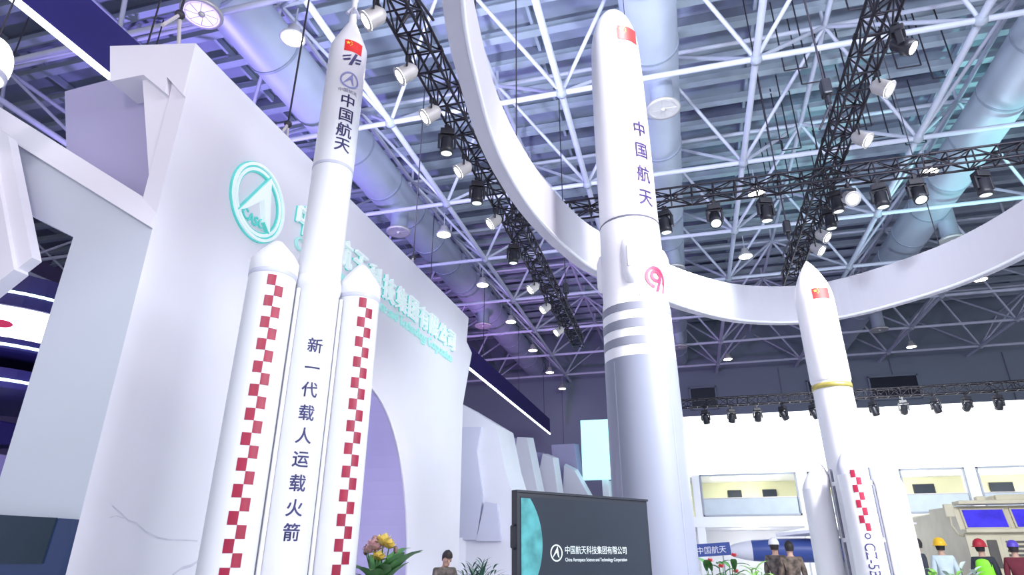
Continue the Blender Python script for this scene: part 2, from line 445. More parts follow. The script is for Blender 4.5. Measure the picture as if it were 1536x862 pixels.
# ------------------------------------------------------------------ black lighting trusses
def truss(p, q, s, label, seg=.46, name='lighting_truss', r=.026):
    p = Vector(p); q = Vector(q); L = (q-p).length; d = (q-p).normalized()
    t = thing(name, p, label, 'truss')
    up = Vector((0, 0, 1)); sd = d.cross(up).normalized(); h = s/2
    cs = [sd*h+up*h, -sd*h+up*h, -sd*h-up*h, sd*h-up*h]
    for c in cs: MB().tube(c, c+d*L, r, 6).build('chord', 'truss_black', t)
    n = max(2, round(L/seg)); lac = MB()
    for k in range(n):
        a = d*(L*k/n); b = d*(L*(k+1)/n)
        for j in range(4):
            u, v = cs[j], cs[(j+1) % 4]
            lac.tube(u+a, v+a, r*.66, 5)
            if (k+j) % 2: lac.tube(u+a, v+b, r*.66, 5)
            else: lac.tube(v+a, u+b, r*.66, 5)
    k = 3.0
    while k < L:
        for c in cs: lac.tube(c+d*(k-.06), c+d*(k+.06), r*1.6, 6)
        k += 3.0
    lac.build('lacing', 'truss_black', t)
    return t
ZTR = 9.6
truss((-3.6, 2, ZTR), (-3.6, 24.3, ZTR), .42, 'black box truss descending past the ring sign toward the back, above the white letter wall')
truss((3.75, 3.5, ZTR), (3.75, 19.8, ZTR), .38, 'black box truss running steeply from above down to the shortest rocket')
ZC, YC = 9.165, 13.02
truss((-3.37, YC, ZC), (16.5, YC, ZC), .32, 'long level black truss crossing behind the tallest rocket')
truss((-.4, 27.6, 7.62), (16.5, 27.6, 7.62), .32, 'black truss along the top of the glowing white screen fascia', seg=.4, r=.022)

def moving_head(pan, tilt, lit, label, loc, group, s=1.0):
    t = thing('moving_head_light', loc, label, 'stage light', group, rz=pan)
    MB().box((0, 0, -.05*s), (.06*s, .14*s, .16*s)).box((0, 0, -.0*s), (.16*s, .05*s, .06*s)).build('clamp', 'fixture_black', t)
    MB().bbox((0, 0, -.2*s), (.34*s, .26*s, .16*s), .02*s).build('base', 'fixture_black', t)
    y = MB()
    for sx in (-1, 1): y.bbox((sx*.19*s, 0, -.43*s), (.06*s, .13*s, .36*s), .015*s)
    y.box((0, 0, -.29*s), (.44*s, .13*s, .05*s)); y.build('yoke', 'fixture_black', t)
    R = Matrix.Rotation(tilt, 3, 'X')
    h = MB().lathe([(.09*s, .2*s), (.145*s, .14*s), (.15*s, -.08*s), (.165*s, -.12*s), (.165*s, -.24*s), (.14*s, -.24*s)], 18, R, True, (0, 0, -.52*s))
    ho = h.build('head', 'fixture_black', t)
    MB().lathe([(.001, -.245*s), (.13*s, -.24*s), (.14*s, -.22*s)], 18, R, True, (0, 0, -.52*s)).build('lens', 'lens_bright' if lit else 'lens_dim', ho)
    return t
def par_can(pan, tilt, lit, label, loc, group, s=1.0):
    """silver flood lamp, open front"""
    t = thing('flood_light', loc, label, 'stage light', group, rz=pan)
    MB().box((0, 0, -.03*s), (.06*s, .12*s, .12*s)).build('clamp', 'fixture_black', t)
    y = MB(); y.path([(-.2*s, 0, -.4*s), (-.2*s, 0, -.12*s), (.2*s, 0, -.12*s), (.2*s, 0, -.4*s)], .02*s); y.build('yoke', 'fixture_black', t)
    R = Matrix.Rotation(tilt, 3, 'X')
    h = MB().lathe([(.08*s, .22*s), (.17*s, .12*s), (.18*s, -.16*s), (.21*s, -.2*s), (.19*s, -.2*s)], 18, R, True, (0, 0, -.4*s))
    ho = h.build('head', 'lamp_shell', t)
    MB().lathe([(.001, -.21*s), (.14*s, -.2*s), (.19*s, -.17*s)], 18, R, True, (0, 0, -.4*s)).build('lens', 'lens_bright' if lit else 'lens_dim', ho)
    return t
# along the fascia truss
fx = [1057, 1096, 1135, 1174, 1220, 1311, 1356, 1405, 1453, 1501]
for k, x in enumerate(fx):
    p = atY(x, 612, 27.6)
    moving_head(random.uniform(-.9, .9), random.uniform(.4, 1.1), False, '%s moving head under the fascia truss, counting away from the tallest rocket' % NTH[k], (p.x, 27.6, 7.40), 'moving heads under the fascia truss', .85)
# along the level cross truss
cx = [(993, 0), (1066, 0), (1141, 0), (1310, 0), (1364, 0), (1461, 0)]
for k, (x, lit) in enumerate(cx):
    p = atY(x, 290-(x-993)*.117, YC)
    moving_head(.3*(k % 3-1), [.1, -.5, .1, .1, -.4, .1][k], lit, '%s dark moving head under the level cross truss, counting from the tallest rocket' % NTH[k], (p.x, YC, ZC-.24), 'moving heads under the level cross truss', .82)
p = atY(1270, 240, YC); par_can(.2, -.9, True, 'lit silver flood on the level cross truss where the steep truss meets it', (p.x-.12, YC, ZC-.24), None, .8)
# along the truss above the letter wall (y = distance along hall)
la = [(562, 22, 1), (612, 95, 1), (648, 153, 1), (671, 203, 0), (696, 238, 1), (716, 277, 0), (742, 312, 1), (770, 352, 0), (800, 404, 1), (818, 440, 1), (838, 474, 1)]
for k, (x, y, lit) in enumerate(la):
    q = atX(x, y, -3.78)
    f = par_can if lit else moving_head
    f(-1.2 if lit else .4, -.9 if lit else .1, bool(lit), '%s stage light on the truss above the letter wall, counting toward the back' % NTH[k], (-3.78, q.y, ZTR-.28), 'stage lights on the truss above the letter wall', .8)
lb = [(1345, 45, 1), (1318, 117, 1), (1287, 190, 1), (1250, 282, 0), (1243, 322, 0), (1234, 355, 1), (1226, 375, 1)]
for k, (x, y, lit) in enumerate(lb):
    q = atX(x, y, 3.92)
    f = par_can if (lit and k) else moving_head
    f(1.2 if lit else -.3, -.8 if lit else .1, bool(lit), '%s stage light on the steep truss, counting down toward the shortest rocket' % NTH[k], (3.92, q.y, ZTR-.26), 'stage lights on the steep truss', .78)
# chain hoists
hoists = [(-3.6, 7.4, 'the truss above the letter wall, nearest the camera'), (-3.6, 14.2, 'the truss above the letter wall, midway'), (-3.6, 21.6, 'the far end of the truss above the letter wall'),
          (3.75, 12.2, 'the steep truss, just before the cross truss'), (3.75, 18.6, 'the end of the steep truss by the shortest rocket'), (9.0, 13.02, 'the level cross truss beyond the steep truss')]
for (x, y, w) in hoists:
    t = thing('chain_hoist', (x, y, (ZC+.27 if y == 13.02 else ZTR+.31)), 'black chain hoist holding '+w, 'chain hoist', 'chain hoists over the black trusses')
    MB().bbox((0, 0, .95), (.2, .26, .4), .04).tube((0, 0, .55), (0, 0, .75), .05, 8).build('motor', 'fixture_black', t)
    MB().tube((0, 0, 0), (0, 0, 10.6), .022, 6).build('chain', 'chain', t)
    MB().path([(-.3, 0, -.05), (0, 0, .5), (.3, 0, -.05)], .025).build('sling', 'chain', t)

# ------------------------------------------------------------------ hanging ring sign (ellipse)
def closed_curve(P, m=9):
    out = []; n = len(P)
    for i in range(n):
        p0, p1, p2, p3 = [Vector((*P[(i+k-1) % n], 0)) for k in range(4)]
        for j in range(m):
            t = j/m; out.append(.5*((2*p1)+(p2-p0)*t+(2*p0-5*p1+4*p2-p3)*t*t+(3*p1-p0-3*p2+p3)*t**3))
    return out
def ellipse_ring():
    ctl = [(-1.75, 4.6), (-2.04, 6.1), (-2.17, 7.6), (-2.06, 9.3), (-1.72, 10.9), (-1.15, 12.3), (.55, 14.75), (2.1, 16.05), (3.95, 16.3), (5.85, 14.97), (6.83, 13.29), (7.25, 11.0), (7.0, 8.0), (6.1, 5.0), (4.6, 2.4), (2.4, 1.0), (.3, 1.2), (-1.0, 2.6)]
    pts = closed_curve(ctl); n = len(pts); z0, h, th = 7.08, .98, .22
    t = thing('ring_sign', (2.5, 8.5, z0), 'huge white hanging ring band encircling the tallest rocket under the trusses', 'hanging sign')
    O = Vector((2.5, 8.5, 0)); b = MB(); e = MB(); vs = []
    nr = []
    for k in range(n):
        d = (pts[(k+1) % n]-pts[k-1]).normalized(); nr.append(Vector((-d.y, d.x, 0)))
    for k in range(n):
        p = pts[k]-O; w = nr[k]*th
        for q, z in ((p, 0), (p+w, 0), (p+w, h), (p, h)): vs.append((q.x, q.y, z))
    b.add(vs, [(4*k+j, 4*k+(j+1) % 4, 4*((k+1) % n)+(j+1) % 4, 4*((k+1) % n)+j) for k in range(n) for j in range(4)])
    b.build('ring_band', 'ring_white', t)
    for k in range(n): e.tube(pts[k]-O, pts[(k+1) % n]-O, .03, 6, caps=False)
    e.build('lower_rim', 'booth_white', t)
    for k in (10, 50, 82, 120):
        p = pts[k]-O+nr[k]*th*.5; MB().tube((p.x, p.y, h), (p.x, p.y, 16.4-z0), .012, 5).build('cable', 'chain', t)
ellipse_ring()

# ------------------------------------------------------------------ letter wall / gateway
XW = -6.5
def zt(y): return .0253*(y-5.7)
Y0, Y1 = 5.99, 18.9
gate = thing('gateway_wall', (XW, Y0, 0), 'huge white exhibition gateway wall with raised emblem, lettering and round arch', 'exhibition wall')
G = Vector((XW, Y0, 0))
def L_(p): return Vector(p)-G
# main panel with the arch cut through it
def main_panel():
    cyc, hw, top = 12.1, 3.02, 5.12
    arch = [(cyc+hw*math.cos(PI*k/36), .9+(top-.9)*math.sin(PI*k/36)) for k in range(37)]      # from +Y jamb over to -Y jamb
    outer_r = [(18.75, 0), (18.75, 2.1), (18.70, 6.05), (19.45, 7.95), (18.88, 8.18), (19.02, 9.05)]
    outline = [(cyc+hw, 0)]+outer_r+[(5.95, 8.75), (Y0, 7.8), (Y0, 0), (cyc-hw, 0)]+list(reversed(arch))
    return MB().prism([(0, y-Y0, z) for y, z in outline], (-.3, 0, 0)).build('main_panel', 'panel_white', gate)
main_panel()
# lining inside the arch
al = MB(); cyc, hw, top = 12.1, 3.0, 5.1; pts = []
for k in range(37): pts.append((cyc-Y0+hw*math.cos(PI*k/36), .9+(top-.9)*math.sin(PI*k/36)))
pts = [(cyc-Y0+hw, 0)]+pts+[(cyc-Y0-hw, 0)]
vs = []
for (y, z) in pts: vs += [(-.03, y, z), (-3.6, y, z)]
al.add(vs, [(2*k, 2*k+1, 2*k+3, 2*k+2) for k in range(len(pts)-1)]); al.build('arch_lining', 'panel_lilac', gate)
MB().box((-4.6, cyc-Y0, 2.6), (.1, 6.4, 5.4)).build('arch_back', 'navy_fascia', gate)
# end pieces, cut on a plane square to the wall
PE, NE = (XW, Y0-.02, 0), (.065, -1.0, 0)
def E_(x, y, back=0.0):
    p = at(x, y, (XW, Y0-.02+back, 0), NE)
    if abs(back) < .1 and p.x > XW-.12: p.x = XW-.002
    return L_(p)
EN = Vector((0, 1, 0))
# upper block with zigzag foot
zz = [(165, 69), (277, 51), (280, 141), (250, 115), (248, 139), (215, 112), (165, 122)]
MB().prism([E_(165, 69, -.04), L_((XW-.002, 5.93, 8.77)), E_(280, 141, -.04), E_(250, 115, -.04), E_(248, 139, -.04), E_(215, 112, -.04), E_(165, 122, -.04)], (0, .9, 0)).build('zigzag_block', 'panel_white', gate)
# bright sloping facet under the zigzag
A = [E_(281, 95, .06), E_(230, 339, .06), E_(227, 316, .06), E_(212, 95, .06)]
MB().prism(A, (0, .25, 0)).build('corner_facet', 'panel_white', gate)
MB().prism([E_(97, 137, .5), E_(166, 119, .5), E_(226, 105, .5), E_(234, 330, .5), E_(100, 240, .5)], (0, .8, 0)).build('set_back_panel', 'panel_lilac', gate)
# beam of the portal: sloped upper lip over a flat face, pier and inclined arm
MB().loft([E_(-60, 123, .22), E_(100, 228, .22), E_(229, 312, .12), E_(229, 345, .3), E_(-60, 172, .3)],
          [E_(-60, 123, .9), E_(100, 228, .9), E_(229, 312, .9), E_(229, 345, .9), E_(-60, 172, .9)]).build('beam_core', 'panel_white', gate)
MB().prism([E_(-60, 123, .2), E_(229, 312, .05), E_(230.5, 339, -.03), E_(12, 208, -.03), E_(-60, 165, -.03)], (0, .25, 0)).build('beam_lip', 'panel_white', gate)
# the flat face: from under the lip down the pier to the floor (with the portal opening left out)
def floor_pt(x, y, back):
    p = at(x, y, (XW, Y0-.02+back, 0), NE); p.z = 0
    if p.x > XW-.12: p.x = XW-.002
    return L_(p)
face = [E_(12, 208, .04), E_(230.5, 339, .02), floor_pt(97, 862, .02), floor_pt(22, 644, .04), E_(110, 355, .04), E_(37, 318, .04), E_(12, 306, .04)]
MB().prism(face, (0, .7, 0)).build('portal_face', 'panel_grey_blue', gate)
MB().prism([E_(-60, 150, -.3), E_(12, 203, -.3), E_(48, 386, -.3), E_(22, 406, -.3), E_(-60, 470, -.3)], (0, .14, 0)).build('inclined_arm', 'panel_white', gate)
MB().prism([E_(-60, 60, -.36), E_(-10, 230, -.36), E_(0, 287, -.36), E_(21, 404, -.36), E_(-60, 468, -.36)], (0, .2, 0)).build('arm_facet', 'panel_white', gate)
# dark video screen on the end of the pier
sp = [E_(-60, 768, -.06), E_(116, 778, -.06)]
q = sp[1].copy(); q.z = .55; q2 = sp[0].copy(); q2.z = .55
MB().prism([sp[0], sp[1], q, q2], (0, .08, 0)).build('pier_screen', 'screen_night', gate)
w1 = [E_(-30, 771, -.075), E_(84, 776, -.075), E_(62, 845, -.075), E_(-30, 845, -.075)]
MB().prism(w1, (0, .02, 0)).build('screen_picture', 'screen_dusk', gate)
# marble-like veins low on the panel
ve = MB()
def vein(px, r):
    pts = [L_(atX(x, y, XW))+Vector((.004, 0, 0)) for x, y in px]
    for i in range(len(pts)-1):
        w = r*(.5+.5*math.sin(PI*(i+.5)/len(pts))); u = Vector((0, 0, w))
        ve.add([pts[i]-u, pts[i+1]-u, pts[i+1]+u, pts[i]+u], [(0, 1, 2, 3)])
vein([(168, 758), (180, 768), (192, 780), (204, 784), (218, 797), (236, 806), (252, 809), (280, 810), (296, 811)], .010)
vein([(164, 776), (174, 773), (186, 777)], .006)
vein([(258, 862), (272, 852), (286, 848), (296, 842)], .02)
ve.build('marble_vein', 'marble_vein', gate)
# raised lettering
NX = Vector((1, 0, 0)); UY = Vector((0, 1, .0253)); VZ = Vector((0, 0, 1))
for k, chh in enumerate('中国航天科技集团有限公司'):
    p, f, gw, gh = glyphs(chh); y = 9.2+.735*k; s = .66
    O = L_((XW+.02, y, 7.37+zt(y)*1.1))
    MB().bm(planar(p, f, O, UY*s, VZ*s, NX, .09)).build('raised_character', 'sign_white', gate)
    MB().bm(planar([(q[0]*1.02, q[1]*1.02) for q in p], f, O-NX*.02, UY*s, VZ*s, NX, .035)).build('character_backing', 'mint', gate)
p, f, gw, gh = glyphs('China Aerospace Science and Technology Corporation')
O = L_((XW+.01, 13.22, 6.82+zt(13.2)*1.1)); s = 8.4/gw
MB().bm(planar(p, f, O, UY*s, VZ*(s*.95), NX, .05)).build('latin_lettering', 'mint_pale', gate)
# raised emblem
EC = L_((XW, 7.88, 7.11))
def emblem_shapes(R):
    rings = [ring2(0, 0, .93*R, R, 48), ring2(0, 0, .80*R, .88*R, 48)]
    arrow = merge(tri((.2*R, .80*R), (-.70*R, -.58*R), (-.52*R, -.46*R), (.06*R, .10*R)), tri((.2*R, .80*R), (.06*R, .10*R), (.24*R, -.42*R), (.46*R, -.62*R)))
    return rings, arrow
R = .68; rings, arrow = emblem_shapes(R)
em = MB(); em.bm(planar(*rings[0], EC, UY, VZ, NX, .07)); emo = em.build('emblem_ring', 'sign_white', gate)
MB().bm(planar(*rings[1], EC, UY, VZ, NX, .05)).build('emblem_inner_ring', 'sign_white', emo)
MB().bm(planar(*merge(ring2(0, 0, .88*R, .93*R, 48), ring2(0, 0, .76*R, .80*R, 48), ring2(0, 0, R, 1.03*R, 48)), EC, UY, VZ, NX, .035)).build('emblem_groove', 'mint', emo)
bk = ([(q[0]*1.06, q[1]*1.06+.006) for q in arrow[0]], arrow[1]); MB().bm(planar(*bk, EC, UY, VZ, NX, .075)).build('arrow_backing', 'mint', emo)
MB().bm(planar(*arrow, EC, UY, VZ, NX, .10)).build('emblem_arrow', 'sign_white', emo)
p, f, gw, gh = glyphs('CASC'); s = .80*R/gw
MB().bm(planar([(q[0], q[1]+.14*abs(q[0])**1.5) for q in p], f, EC-VZ*(.52*R)-UY*.05, UY*s, VZ*s*1.15, NX, .03)).build('emblem_letters', 'mint', emo)

# rigging over the wall
def sling(px, py, w, label):
    q = atX(px, py, XW-.5)
    t = thing('rigging_sling', (XW-.5, q.y, q.z), label, 'rigging')
    w = max(.2, q.z-(8.98+.0253*(q.y-5.9))-.03)
    MB().tube((0, 0, 0), (-.15, .28, -w), .03, 6).tube((0, 0, 0), (.05, -.28, -w), .03, 6).build('strap', 'rope_white', t)
    MB().ball((0, 0, 0), .08, 8).build('shackle', 'chain', t)
    MB().tube((0, 0, .05), (0, 0, 16.4-q.z), .02, 6).build('chain', 'chain', t)
sling(270, 22, .62, 'white rigging straps above the high end of the letter wall')
sling(432, 186, .6, 'white rigging straps over the letter wall beside the thinnest rocket')
sling(620, 386, .42, 'white rigging straps over the far half of the letter wall')

# ------------------------------------------------------------------ faceted white peaks past the letter wall
pk = thing('peak_wall', (-5.8, 19.3, 0), 'white wall of faceted mountain peaks past the end of the letter wall', 'exhibition wall')
def peak(px, Y, dep, m='peak_white', inset=.0):
    a = [atY(x, y, Y)-Vector((-5.8, 19.3, 0)) for x, y in px]
    c = sum(a, Vector())/len(a)
    bk = [c+(q-c)*(1+inset)+Vector((0, dep, 0)) for q in a]
    MB().loft(a, bk).build('peak', m, pk)
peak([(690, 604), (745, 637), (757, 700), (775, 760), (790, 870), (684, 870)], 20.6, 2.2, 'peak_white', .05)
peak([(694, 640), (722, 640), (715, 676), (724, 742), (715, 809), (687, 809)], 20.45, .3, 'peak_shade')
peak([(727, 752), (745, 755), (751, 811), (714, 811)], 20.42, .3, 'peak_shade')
peak([(748, 655), (779, 657), (771, 702), (757, 694)], 26.5, .8, 'panel_lilac')
peak([(776, 655), (790, 656), (806, 735), (830, 775), (760, 775), (768, 706)], 25.5, 1.2, 'peak_white', .12)
peak([(796, 677), (816, 679), (812, 719), (802, 716)], 28.4, .8, 'panel_lilac')
peak([(814, 680), (829, 686), (836, 735), (845, 780), (800, 780), (806, 720)], 27.5, 1.2, 'peak_white', .12)
peak([(827, 667), (861, 665), (868, 715), (872, 770), (835, 770)], 30.5, 1.2, 'panel_lilac', .1)
peak([(846, 698), (862, 706), (884, 745), (890, 800), (842, 800)], 29.3, 1.0, 'peak_white', .15)
pb = [atY(684, 808, 20.2), atY(930, 745, 29.0)]
a, b = pb[0]-Vector((-5.8, 19.3, 0)), pb[1]-Vector((-5.8, 19.3, 0))
a0, b0 = a.copy(), b.copy(); a0.z = b0.z = 0
MB().prism([a, b, b0, a0], (-.4, .3, 0)).build('plinth', 'peak_white', pk)

# ------------------------------------------------------------------ long navy fascia with LED tube, behind the letter wall
nb = thing('navy_fascia', (-10, 2, 10.2), 'long dark blue hanging fascia with a white light tube along its lower edge', 'hanging sign')
MB().loft([(0, 0, 0), (0, 48, .6), (0, 48, 1.7), (0, 0, 1.1)], [(-.06, 0, 0), (-.06, 48, .6), (-.06, 48, 1.7), (-.06, 0, 1.1)]).build('fascia_board', 'navy_fascia', nb)
MB().tube((-.02, 0, -.07), (-.02, 48, .53), .062, 8).build('light_tube', 'led_white', nb)
for y in (6, 14, 22, 30, 38, 46):
    MB().tube((-.03, y, 1.05+.0125*y), (-.03, y, 6.15), .02, 5).build('cable', 'chain', nb)

# ------------------------------------------------------------------ things seen through the portal
rs = thing('round_booth_sign', (-15.6, 11.2, 3.5), 'round navy hanging booth sign with cyan light rings, seen through the portal', 'hanging sign')
for z, h, r in ((3.22, .75, 2.2), (2.28, .24, 2.15), (1.5, .42, 1.9)):
    MB().lathe([(r-.15, 0), (r, 0), (r, h), (r-.15, h)], 40, None, False, (0, 0, z)).build('navy_hoop', 'navy_dark', rs)
for z, r in ((3.53, 2.22), (2.36, 2.17), (1.66, 1.92)):
    MB().lathe([(r, -.03), (r+.03, 0), (r, .03)], 40, None, True, (0, 0, z)).build('light_ring', 'led_cyan', rs)
MB().lathe([(1.9, 2.5), (2.12, 2.52), (2.12, 3.24), (1.9, 3.24)], 40, None, True).build('lit_panel', 'screen_white', rs)
p, f = ring2(0, 0, .001, .085, 24, 2.4); mm = MB(); ph = math.atan2(-11.2, 15.6); wrap(mm, p, f, 2.14, ph-.12, 2.8); mm.build('red_mark', 'logo_red', rs)
for k in range(3):
    a = 2*PI*k/3; MB().tube((1.9*math.cos(a), 1.9*math.sin(a), 1.6), (1.9*math.cos(a), 1.9*math.sin(a), 12.9), .02, 5).build('cable', 'chain', rs)
ob = thing('lilac_booth', (-17.5, 12.6, 0), 'pale lilac booth with a white light strip, low behind the portal pier', 'booth')
MB().bbox((0, 0, 1.9), (5, 3, 3.8), .05).build('booth_body', 'panel_lilac', ob)
MB().box((0, -1.56, 3.55), (5, .1, .16)).build('light_strip', 'led_white', ob)
MB().bbox((0, -1.2, 4.25), (5.2, .8, .5), .04).build('booth_header', 'navy_dark', ob)
# glowing oval at the frame edge
q = atY(-18, 95, 4.6)
ol = thing('oval_lantern', q, 'glowing white oval lantern hanging before the navy fascia', 'hanging sign')
MB().ball((0, 0, 0), .42, 28, (.62, .62, 1.0)).build('shade', 'screen_white', ol)
MB().lathe([(.235, -.22), (.25, -.2), (.25, -.14), (.235, -.12)], 28).build('band', 'cap_grey', ol)
MB().tube((0, 0, .4), (0, 0, 16.4-q.z), .012, 5).build('cable', 'chain', ol)

# ------------------------------------------------------------------ rocket: three-core crewed launcher
CX, CY = -3.93, 6.03
def facing(x, y, deg): return math.atan2(-y, -x)+math.radians(deg)
rk = thing('thin_rocket', (CX, CY, 0), 'slender white three core rocket with red checks standing before the letter wall', 'rocket model')
r = .252
MB().lathe([(r, .12), (r, 4.42), (r+.012, 4.44), (r+.02, 4.5), (r+.012, 4.56), (r-.002, 4.6)], 48).build('core_stage', 'rocket_white', rk)
MB().lathe([(r-.004, 4.58), (r-.004, 6.12)], 48).build('upper_stage', 'rocket_white', rk)
MB().lathe([(r-.004, 6.12), (r, 6.16), (r, 8.05), (r-.006, 8.10), (.21, 8.2), (.12, 8.43), (.05, 8.60)], 48).build('crew_fairing', 'rocket_white', rk)
MB().lathe([(r+.001, 6.09), (r+.003, 6.11), (r+.001, 6.13)], 48).build('stage_joint', 'cap_grey', rk)
et = MB().lathe([(.052, 8.58), (.045, 8.75), (.038, 8.80), (.038, 9.0), (.05, 9.03), (.03, 9.12), (.004, 9.2)], 20); eo = et.build('escape_tower', 'rocket_white', rk)
nz = MB()
for k in range(4):
    a = PI/4+k*PI/2; c, s_ = math.cos(a), math.sin(a)
    nz.tube((.035*c, .035*s_, 8.86), (.085*c, .085*s_, 8.74), .014, 8, .028)
nz.build('escape_nozzle', 'cap_grey', eo)
phi = facing(CX, CY, 14)
flag_parts(rk, r, phi, 7.96, .25, .19)
# brush-like mark
mk = merge(tri((-.09, .012), (-.02, .035), (-.01, .055), (-.085, .03)), tri((-.07, -.03), (-.015, -.008), (-.02, .012), (-.085, -.012)), tri((-.03, -.075), (.0, -.07), (.045, .08), (.02, .08)), tri((.025, .0), (.09, .03), (.09, .05), (.03, .022)), tri((.03, -.035), (.08, -.015), (.085, .008), (.03, -.015)))
mb = MB(); wrap(mb, *mk, r+.010, phi, 7.735, 1.5, 1.4); mb.build('brush_mark', 'print_navy', rk)
e1, e2 = emblem_shapes(.13); mb = MB(); wrap(mb, *merge(ring2(0, 0, .108, .13, 32), e2), r+.009, phi, 7.39); mb.build('printed_emblem', 'print_blue', rk)
p, f, gw, gh = glyphs('中国航天', .05); mb = MB(); wrap(mb, p, f, r+.003, phi, 7.215, .26/gw, .24/gw); mb.build('small_caption', 'print_grey', rk)
char_column(rk, '中国航天', [7.06, 6.83, 6.60, 6.375], r, phi+.05, .20, .20, 'print_navy')
char_column(rk, '新一代载人运载火箭', [3.74, 3.49, 3.25, 3.005, 2.77, 2.53, 2.30, 2.065, 1.84], r, facing(CX, CY, 12), .16, .16, 'print_navy')
bd = Vector((.557, .83, 0))
for sgn, deg, ztop, chk0 in ((-1, 8, 4.94, 4.42), (1, 22, 4.97, 4.44)):
    off = bd*(.532*sgn); bx, by = CX+off.x, CY+off.y
    b = MB().lathe([(r, .12), (r, 4.50), (r+.008, 4.52), (r+.008, 4.66), (r-.004, 4.68)], 44, None, True, off); bo = b.build('booster', 'rocket_white', rk)
    MB().lathe([(r-.004, 4.68), (.2, 4.76), (.10, ztop-.07), (.05, ztop-.015), (.004, ztop)], 44, None, True, off).build('nose_cone', 'rocket_white', bo)
    MB().lathe([(r+.001, 4.455), (r+.006, 4.465), (r+.006, 4.505), (r+.001, 4.515)], 44, None, True, off).build('collar_band', 'cap_grey', bo)
    ck = MB(); ph = facing(bx, by, deg); cw, chh = .088, .1205
    n = int((chk0-.3)/chh)
    for k in range(n):
        p, f = rect_grid(cw, chh, 4)
        du = (-cw/2 if k % 2 == 0 else cw/2)
        ck.add([(off.x+(r+.004)*math.cos(ph+(q[0]+du)/r), off.y+(r+.004)*math.sin(ph+(q[0]+du)/r), chk0-chh*(k+.5)+q[1]) for q in p], f)
    ck.build('red_check_band', 'red_check', bo)
    MB().lathe([(.17, 0), (.2, .02), (.12, .16)], 24, None, True, off).build('engine_bell', 'cap_grey', bo)
MB().lathe([(.17, 0), (.2, .02), (.12, .16)], 24).build('engine_bell', 'cap_grey', rk)
fe = MB(); nn = Vector((.83, -.557, 0))
for sgn in (-1, 1):
    o2 = bd*(.262*sgn)+nn*.1
    fe.tube(o2+Vector((0, 0, .3)), o2+Vector((0, 0, 4.4)), .022, 8)
fe.build('joint_strut', 'rocket_white', rk)

# ------------------------------------------------------------------ rocket: tallest
KX, KY = -.48, 9.45
kr = thing('tall_rocket', (KX, KY, 0), 'tallest and thickest white rocket with grey bands and a red ring logo', 'rocket model')
rr = .50
nose = [(.004, 11.36)]
for k in range(1, 12):
    t = PI/2*k/11; nose.append((.445*math.sin(t), 10.22+1.14*math.cos(t)))
MB().lathe(list(reversed(nose+[(.462, 9.6), (.472, 8.6), (.478, 6.62)])), 64).build('nose_fairing', 'rocket_white', kr)
MB().lathe([(.52, 5.13), (.50, 5.3), (.492, 6.0), (.482, 6.58)], 64).build('upper_stage', 'rocket_white', kr)
MB().lathe([(.477, 6.575), (.486, 6.585), (.486, 6.605), (.477, 6.615)], 64).build('stage_joint', 'seam_dark', kr)
MB().lathe([(.545, .75), (.53, 4.3), (.521, 5.13)], 64).build('first_stage', 'rocket_white', kr)
def rad(z): return .521+(.53-.521)*(5.13-z)/.83 if z > 4.3 else .53+(.545-.53)*(4.3-z)/3.55
for z1, z0 in ((5.12, 5.0), (4.86, 4.72), (4.59, 4.46)):
    MB().lathe([(rad(z0)+.004, z0), (rad(z1)+.004, z1)], 64).build('grey_band', 'band_grey', kr)
MB().lathe([(rad(.75)+.004, .75), (rad(4.3)+.004, 4.3)], 64).build('grey_jacket', 'rocket_grey', kr)
for dg in (0, 88, -88, 180):
    a = facing(KX, KY, dg-1); pd = MB(); c, s_ = math.cos(a), math.sin(a)
    prof = [(.004, 6.27), (.08, 6.24), (.13, 6.16), (.15, 6.05), (.15, 5.6), (.12, 5.46), (.004, 5.40)] if dg in (0, 180) else [(.004, 6.16), (.05, 6.12), (.09, 6.0), (.1, 5.9), (.1, 5.6), (.08, 5.52), (.004, 5.5)]
    pd.lathe(list(reversed(prof)), 20, None, True, ((.44 if dg in (0, 180) else .475)*c, (.44 if dg in (0, 180) else .475)*s_, 0)); pd.build('side_pod', 'rocket_white', kr)
    MB().bbox(((.575 if dg in (0, 180) else .5)*c, (.575 if dg in (0, 180) else .5)*s_, 5.85), (.035, .12, .36), .014, Matrix.Rotation(a, 3, 'Z')).build('pod_bracket', 'cap_grey', kr)
ph = facing(KX, KY, 40)
flag_parts(kr, .452, facing(KX, KY, 36), 10.42, .42, .32)
char_column(kr, '中国航天', [8.30, 7.86, 7.40, 6.95], .478, ph, .26, .3, 'print_violet')
c1 = merge(ring2(0, .03, .135, .18, 40, 1, -.55, PI*1.42), ring2(0, .055, .05, .1, 36), tri((.06, .03), (.105, .03), (.02, -.19), (-.03, -.19)), tri((.148, -.04), (.172, -.03), (.12, -.19), (.09, -.2)))
mb = MB(); wrap(mb, c1[0], c1[1], .5+.012, ph+.04, 5.50, 1.1, 1.05); mb.build('red_ring_logo', 'logo_red', kr)
p, f, gw, gh = glyphs('长征九号', .06); mb = MB(); wrap(mb, p, f, .512+.004, ph-.3, 5.235, .3/gw, .28/gw); mb.build('small_caption', 'print_grey', kr)
MB().lathe([(.75, 0), (.75, .12), (.62, .2), (.56, .62), (.555, .76), (.50, .76)], 48).build('display_base', 'booth_white', kr)
kl = MB()
for k in range(4):
    a = facing(KX, KY, 45+90*k); c, s_ = math.cos(a), math.sin(a)
    kl.tube((.535*c, .535*s_, .8), (.52*c, .52*s_, 4.25), .02, 8)
kl.build('cable_duct', 'rocket_grey', kr)

